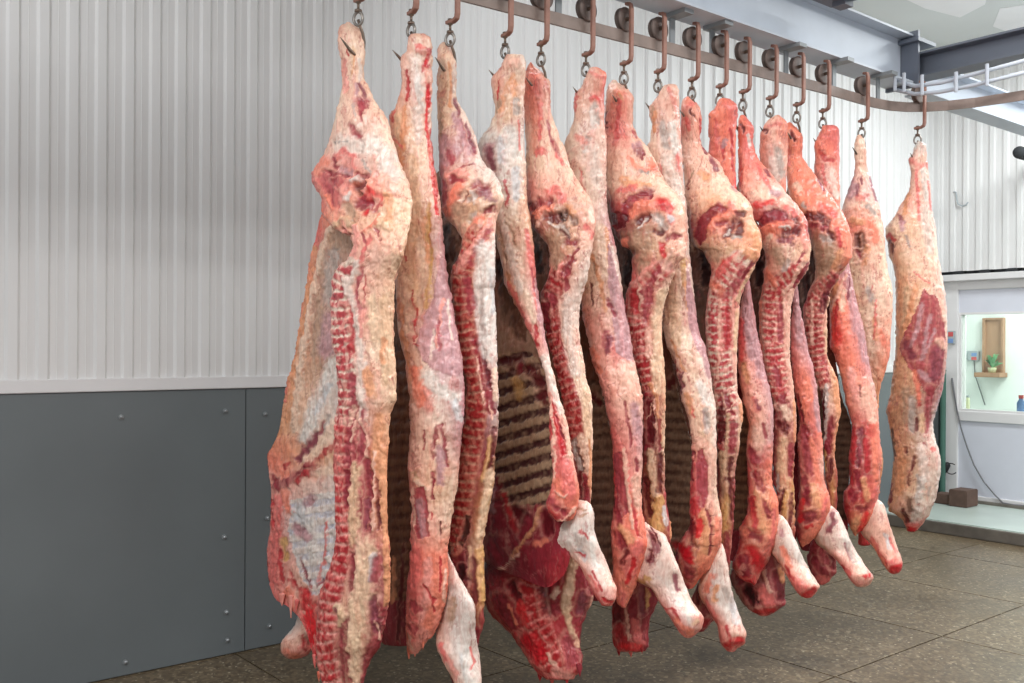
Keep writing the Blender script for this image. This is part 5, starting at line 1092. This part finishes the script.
# ---------------------------------------------------------------- 12
r = edge_side(12, 'twelfth side from the left, pale grey patch on its shank and a broad pale foreleg',
     '774,116 768,120 763,127 760,135 759.5,155 762,190 772,225 784,260 793,285 792.5,304 790.6,330 790.6,353 792.5,372 795.5,399 799,424 797.4,444 800,483 798.5,500 795,520 797,536 801,546',
     '780,116 785,119 787.7,124 788,158 786,190 788,225 792,260 797,282 799,298 803,321 809,353 814,369 819,408 822.8,447 824.8,483 829.4,495 830.5,508 824,526 815,538 805,546',
     '116:fatp/fatp/salmon 135:salmon/fatp/salmon 160:salmon/grey/fatp 190:salmon/fatw/salmon 290:lilac/lilac/lilac 340:rose/lilac/lilac 375:rose/salmon/lilac 410:salmon/salmon/lilac 440:rose/wine/salmon 470:rose/rose/fatp 500:mar/orange/salmon 525:mar/salmon/salmon 546:red/salmon/salmon',
     [('dark', 1.8, '762,128 766,131', -.005), ('grey', 3.5, '778,150 782,175'), ('fatw', 3, '772,160 778,180'), ('rose', 1.6, '768,125 782,122', 0, .7, .7), ('lilac', 3, '796,300 800,340'), ('red', 2.4, '796,400 800,420 808,440', -.003), ('mar', 1.8, '797,395 803,420', -.004), ('salmon', 3, '806,380 812,400'), ('wine', 4.5, '804,430 808,455 810,470', -.003), ('lilac', 3, '816,400 820,430'), ('salmon', 3, '812,440 818,480'), ('wine', 3, '804,478 808,490'), ('mar', 4, '806,492 808,503', -.004), ('orange', 3, '813,485 818,505', .003), ('mar', 5, '804,518 814,516', -.005), ('rose', 2.4, '826,500 822,520', .003), ('salmon', 4, '810,532 804,542'), ('scarlet', 2.5, '803,500 800,520'), ('blood', 2, '806,528 812,524')],
     32, flankm='794,284 799,298 806,335 812,365 804,360 796,330 792,305', brisket='799,440 810,440 818,480 829,505 816,536 802,546 795,522 799,495')
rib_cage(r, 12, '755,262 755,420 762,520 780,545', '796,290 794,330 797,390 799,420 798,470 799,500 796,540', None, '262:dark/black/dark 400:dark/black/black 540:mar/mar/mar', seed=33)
leg(r, 12, '818,505 813,520 812,534 818,545 825,550 829,554 836,560 841,566 846,574 851,581 856,586', '828,504.5 833,507 839,513 843,522 847,532 853,545 860.6,558 867,568 873.5,577 871,583 864,588', g=.04, seed=34, bands='505:fatw/fatw/fatw 540:tan/fatw/white 565:rose/fatp/fatw 580:pink/fatp/pink 588:red/pink/cream', strokes=[('purple', 3, '832,512 834,522 828,532', -.001), ('purple', 1.6, '845,544 850,558', -.001), ('grey', 2.4, '848,545 854,560'), ('red', 1.4, '842,566 850,576'), ('rose', 2, '846,572 852,580'), ('blood', 1.8, '864,578 870,576'), ('pink', 3, '858,584 866,584'), ('tan', 3, '820,544 824,548'), ('white', 3, '842,530 848,540')])

# ---------------------------------------------------------------- 13
r = cut_side(13, 'thirteenth side from the left, salmon coloured, the last with its backbone clearly in view',
     '788,122.5 786,128 786,140 786.5,165 788,190 795,210 803,222 808,231 810,240 814,258 815,275 811,286 807,296 803,312 805,330 809,353 812,363 819,387 822,410 824,447 826,483 829,495 828,510 818,530 810,545 807,560 812,574 817,584',
     '792,123 796,127 800,132 803,138 802,156 806,163 813,172 820,181 826.7,190 833,198 838.4,205.5 843,212 846,219 850,230 852,240 852.5,256 848,264 844,269 837,281 830.6,292 827.5,305 826.7,318 826.7,353 831,365 836.5,376 840.4,414 836,435 834.5,452 837.5,483 837,509 836.5,530 836.5,550 836,572 832,578 826,584',
     '848,262 836,280 827,296 822,315 822,353 824,380 822,390 816,380 809,355 803,314 806,298 818,284',
     '808,214 816,208 830,210 842,220 848,234 844,250 826,254 812,246',
     '122:salmon/salmon/salmon 150:orange/salmon/salmon 180:salmon/salmon/salmon 205:orange/salmon/salmon 222:mar/salmon/salmon 245:tan/tan/salmon 270:tan/tend/salmon 300:rose/wine/fatp 350:rose/wine/tend 380:mar/tend/orange 410:dark/fatp/orange 450:dark/mar/orange 490:mar/yellow/mar 530:mar/mar/mar 584:mar/rose/mar',
     [('dark', 1.6, '791,132 795,139', -.006), ('rose', 2, '788,140 789,165', 0, .7, .8), ('purple', 1.6, '818,180 824,190'), ('fat', 4, '796,184 800,190'), ('grey', 2, '803,205 806,208'), ('red', 4, '822,208 834,214', 0, .8, .7), ('dark', 4.6, '808,217 820,216 826,222', -.010), ('mar', 3, '812,226 826,228', -.005), ('grey', 3, '822,238 832,240', -.006), ('dark', 2.6, '828,232 834,238', -.008), ('salmon', 4, '838,224 842,244', .005), ('red', 2, '836,228 840,246'), ('tan', 5, '816,256 822,270'), ('tan', 4, '830,256 826,272'), ('orange', 3, '840,252 834,268'), ('mar', 3.4, '838,276 828,290 824,300', -.003), ('tend', 1.8, '846,268 834,288 828,306', .004), ('dark', 3.4, '826,296 822,310', -.003), ('fatp', 1.2, '812,300 812,345', .002), ('red', 3, '806,300 808,306', -.002), ('tend', 1.4, '826,330 826,353', .003),
      ('dark', 3.6, '823,392 824,415', -.003), ('bone', 1.6, '826,385 827,410 825,445', .003), ('mar', 3.4, '832,420 828,450', -.003), ('orange', 2.6, '835,385 836,400 840,412', .003), ('orange', 2, '838,425 836,450', .002), ('grey', 1, '824,388 822,400'), ('yellow', 1.6, '824,450 824,475', .002), ('dark', 2.6, '832,460 830,478', -.003), ('yellow', 2, '830,500 828,515', .003), ('mar', 4, '816,560 826,575'), ('dark', 4, '830,550 832,565'), ('wine', 3, '822,552 826,562'), ('rose', 3, '818,578 828,580')],
     35, spath='838,274 816,300 814,330 818,360 822,385', sw=9.5, per=6, ksp=(.95, 1.3, 1.15))
flank(r, 13, '768,215 760,260 760,400 770,500 785,550', '808,225 818,260 818,400 826,500 812,550', '200:tan/brown/tan 250:brown/black/black 400:tan/brown/tan 520:mar/mar/mar 600:mar', seed=36, g=.05, strokes=[('black', 3.5, '806,278 808,300')])

# ---------------------------------------------------------------- 14
r = edge_side(14, 'fourteenth side from the left, bright salmon breast with a dark slit, foreleg ending blood red',
     '822,126 818,136 814.5,144 815,157 814,172 818,200 824,235 827,262 828,275 829,286 829,298 829.6,325 829.6,345 834.5,356 840,373 843,388 846,403 852,428 849,459 850,483 844,492 842.5,502 845,513 850,527 854,535',
     '831,124.5 837,126 839.5,131 839.5,178 840,202 842,225 846,250 850,269 856,298 864,329 867.7,353 871,372 875.5,389 879.5,428 882,459 880,480 879,495 876,508 872,519 864,529 857,535',
     '125:salmon/rose/rose 150:salmon/salmon/rose 180:pink/fatw/salmon 202:salmon/pink/salmon 265:fatp/lilac/lilac 300:orange/salmon/lilac 335:scarlet/salmon/lilac 365:salmon/salmon/lilac 400:salmon/fatp/fatp 430:rose/red/salmon 470:red/wine/salmon 500:red/red/salmon 520:red/orange/salmon 535:red/orange/red',
     [('red', 2.4, '820,152 826,160 832,160', -.003, .6, .8), ('rose', 2, '822,135 834,140', 0, .7, .8), ('fatw', 3, '832,170 836,195'), ('rose', 1.8, '822,165 826,185'), ('orange', 3, '836,285 840,310', .003), ('scarlet', 4, '834,310 838,340', 0, .7, .7), ('fatp', 1.8, '846,275 838,292 831,310', .004), ('fat', 2.4, '844,290 842,310'), ('lilac', 4, '850,280 853,305 856,330', .002), ('lilac', 4, '860,330 866,358'), ('purple', 1, '850,275 848,300', -.003), ('red', 1.4, '838,300 836,325'), ('dark', 1.2, '859,385 861,396', -.004), ('pink', 4, '850,370 856,400'), ('fatp', 4, '866,390 872,420'),
      ('purple', 3.6, '860,430 859,450 857,462', -.006), ('red', 2.6, '854,430 852,460'), ('red', 3, '866,440 868,470'), ('salmon', 3, '874,440 876,475', .003), ('mar', 4, '852,492 854,500', -.004), ('orange', 3, '864,480 868,500', .004), ('mar', 2.6, '858,508 866,510 872,502', -.005), ('mar', 2, '856,470 860,490', -.003), ('rose', 3, '876,490 872,505', .003), ('orange', 4, '856,522 852,528', .003), ('scarlet', 3, '866,515 860,530')],
     37, flankm='848,262 852,285 858,315 866,350 858,350 850,320 846,285', brisket='851,430 868,430 878,470 876,500 858,534 845,515 846,492')
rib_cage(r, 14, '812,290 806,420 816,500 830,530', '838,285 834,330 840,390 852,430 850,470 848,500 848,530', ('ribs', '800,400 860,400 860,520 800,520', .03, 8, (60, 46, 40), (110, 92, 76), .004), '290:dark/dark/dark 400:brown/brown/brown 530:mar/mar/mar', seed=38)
leg(r, 14, '868,496 863,508 861,520 860,530 863,536 870,543 876,552 881,561 886,569 889,573', '875,498 879,500 884,505 887,514 890,525 894,536 897.7,548 901,557 903.6,565.7 900,572 893,575', g=.03, seed=39, bands='496:fatp/fatw/fatw 530:tan/fatp/fatp 555:salmon/fatp/fatp 566:salmon/rose/rose 575:red/rose/red', strokes=[('blue', 2, '885,535 890,548'), ('red', 2, '878,550 886,564'), ('rose', 2, '872,540 880,552'), ('blood', 4, '893,571 901,567', -.003), ('salmon', 3, '872,545 884,566'), ('rose', 1.6, '890,540 896,552')])

# ---------------------------------------------------------------- 15
r = cut_side(15, 'second side from the right, slim bare shank with a small dark hollow at its rump',
     '857,135.5 855,140 854,147 855,169 852,180 847,192 842.6,208 841,222 840,235 842,255 846,280 850,310 856,340 862,365 868,390 872,420 872,445 870,470 864,500 858,530 858,545',
     '861,135 864.5,139 866,147 867,165 872,180.5 876.7,196 880.6,214 884.5,237 885.5,253 887.5,268 890,280 893,293 891.5,328 890,351.6 885,372 880.5,388 878.7,400 878,430 882,452 882.5,466 880,485 876,510 872,530 870,545',
     None, '848,226 856,224 866,230 868,250 862,262 852,262 846,250',
     '135:fat/fat/fatp 165:fatp/fat/fatp 185:lilac/fatp/lilac 205:fatp/fat/fatw 225:rose/salmon/fat 260:tend/fat/fat 300:tend/fat/fat 350:fatp/fat/salmon 400:salmon/orange/orange 470:orange/orange/orange 545:red/red/red',
     [('purple', 1.6, '861,176 862,184', -.003), ('purple', 2.4, '857,186 857,196', -.003), ('lilac', 4, '852,184 850,196'), ('purple', 1.8, '871,180 877,200', -.002), ('fatw', 3, '864,190 870,200'), ('rose', 3, '858,198 868,196', 0, .7, .7), ('grey', 3, '868,206 874,212'), ('orange', 4, '852,220 862,222', .004), ('salmon', 4, '870,220 876,240'), ('dark', 3, '857,236 857,246', -.014), ('brown', 3.6, '861,236 862,250', -.008), ('mar', 3, '858,252 862,258', -.008), ('orange', 3.4, '868,248 864,262', .004), ('fatp', 1.6, '866,256 856,264', .004), ('red', .9, '872,286 870,300'), ('grey', 3, '868,290 872,300'), ('salmon', 3, '880,330 884,345'), ('orange', 2.4, '874,320 876,340'), ('rose', 1, '876,300 874,340'), ('tan', 1, '876,395 876,402', -.003), ('orange', 3, '880,455 880,468', .004)], 40)

# ---------------------------------------------------------------- 16
r = edge_side(16, 'last side at far right, hanging apart, with one large bare purple muscle on its flank',
     '916.5,142.5 914,148 913,153 908.5,160 909,165 911,172 910,186 900,206 892,219.6 885,229 886.5,241 889,255 894,270 896,295 896,344 892,377 890,395 886.5,409 888,420 890,431 893,458 890.4,489 888,503 889,511 896,515 902,520 905,526 907,531',
     '922,142 926,145 927,159 930,184 932,208 936,229 938,253 941,270 946,299 947.5,344 944,383 941,395 937,409 933,425 935,438 939,450 941,464 939,482 935,500 931,512 924,522 917,531',
     '142:white/white/white 160:fatp/fat/fatp 185:fatp/fatp/fatw 205:fatp/fatp/fatw 225:fat/tend/fatw 250:tend/fat/fat 290:orange/tend/fatw 340:orange/tend/fatp 370:orange/tend/wine 400:orange/tan/lilac 430:orange/tan/bone 460:orange/tan/fatw 490:orange/cream/fatw 515:orange/fatw/fatw 531:mar/red/rose',
     [('rose', 3, '911,160 920,166 927,165', 0, .8, .8), ('white', 2.4, '923,170 926,200', .003), ('rose', 1.6, '916,170 918,200 919,220'), ('rose', 1.4, '928,180 931,210'), ('orange', 2.4, '908,190 904,215'), ('purple', 2, '900,216 903,224', -.002), ('lilac', 3, '902,222 902,228'), ('dark', 2.6, '889,242 892,252', -.008), ('red', 2.4, '888,236 894,240'), ('fatw', 4, '924,210 930,250', .003), ('grey', 1.4, '906,236 910,246'), ('rose', 1, '914,272 930,284', -.002), ('orange', 2.4, '898,280 899,330 896,370', .003), ('tend', 4, '908,290 906,330'), ('tan', .9, '909,274 910,282', -.003), ('tan', .9, '908,306 909,314', -.003), ('orange', 3, '916,286 908,320 902,340'),
      ('poly', 'wine', '924,288 929,294 935,294 940,306 944,322 946,345 943,366 939,384 932,398 924,392 917,378 908,366 899,348 906,330 914,314 920,300', .003), ('purple', 6, '938,350 934,376'), ('purple', 4, '908,344 913,356'), ('lilac', 2.2, '922,305 918,325 912,345', .001), ('lilac', 2, '930,315 926,335 922,360', .001), ('lilac', 1.6, '935,330 926,352'), ('lilac', 3, '920,372 928,380'), ('fatp', 3.4, '938,340 943,346', .004), ('fatp', 2.6, '940,290 944,320', .003), ('wine', 4, '930,390 928,410 926,430', -.001), ('red', 1.8, '918,385 920,405'), ('salmon', 2, '914,372 920,400'),
      ('tan', 4, '906,390 908,420'), ('grey', 3.6, '912,400 912,430'), ('dark', 1.6, '917,420 916,430', -.004), ('mar', 2, '924,444 925,447', -.003), ('dark', 2.2, '905,448 907,453', -.005), ('dark', 1.6, '914,456 912,470', -.005), ('dark', 1.6, '909,476 908,484', -.005), ('orange', 5, '900,450 899,490'), ('brown', 1.4, '892,430 894,460', -.003), ('mar', 1.4, '891,485 890,500'), ('fatw', 5, '922,450 926,480', .004), ('white', 4, '922,480 918,500', .004), ('grey', 2, '918,475 920,484'), ('grey', 1.4, '929,487 928,494'), ('rose', 2, '932,448 934,450'), ('tend', 3, '922,415 922,430', .003), ('dark', 3, '903,512 907,520', -.005), ('brown', 3, '908,500 910,510', -.004), ('bone', 4, '918,510 914,522'), ('rose', 4, '910,527 916,526'), ('blood', 2.6, '909,530 914,530')],
     42, flankm='925,292 935,298 942,322 946,346 943,370 940,392 928,396 916,384 910,366 898,346 906,330 916,312', m1=.6)
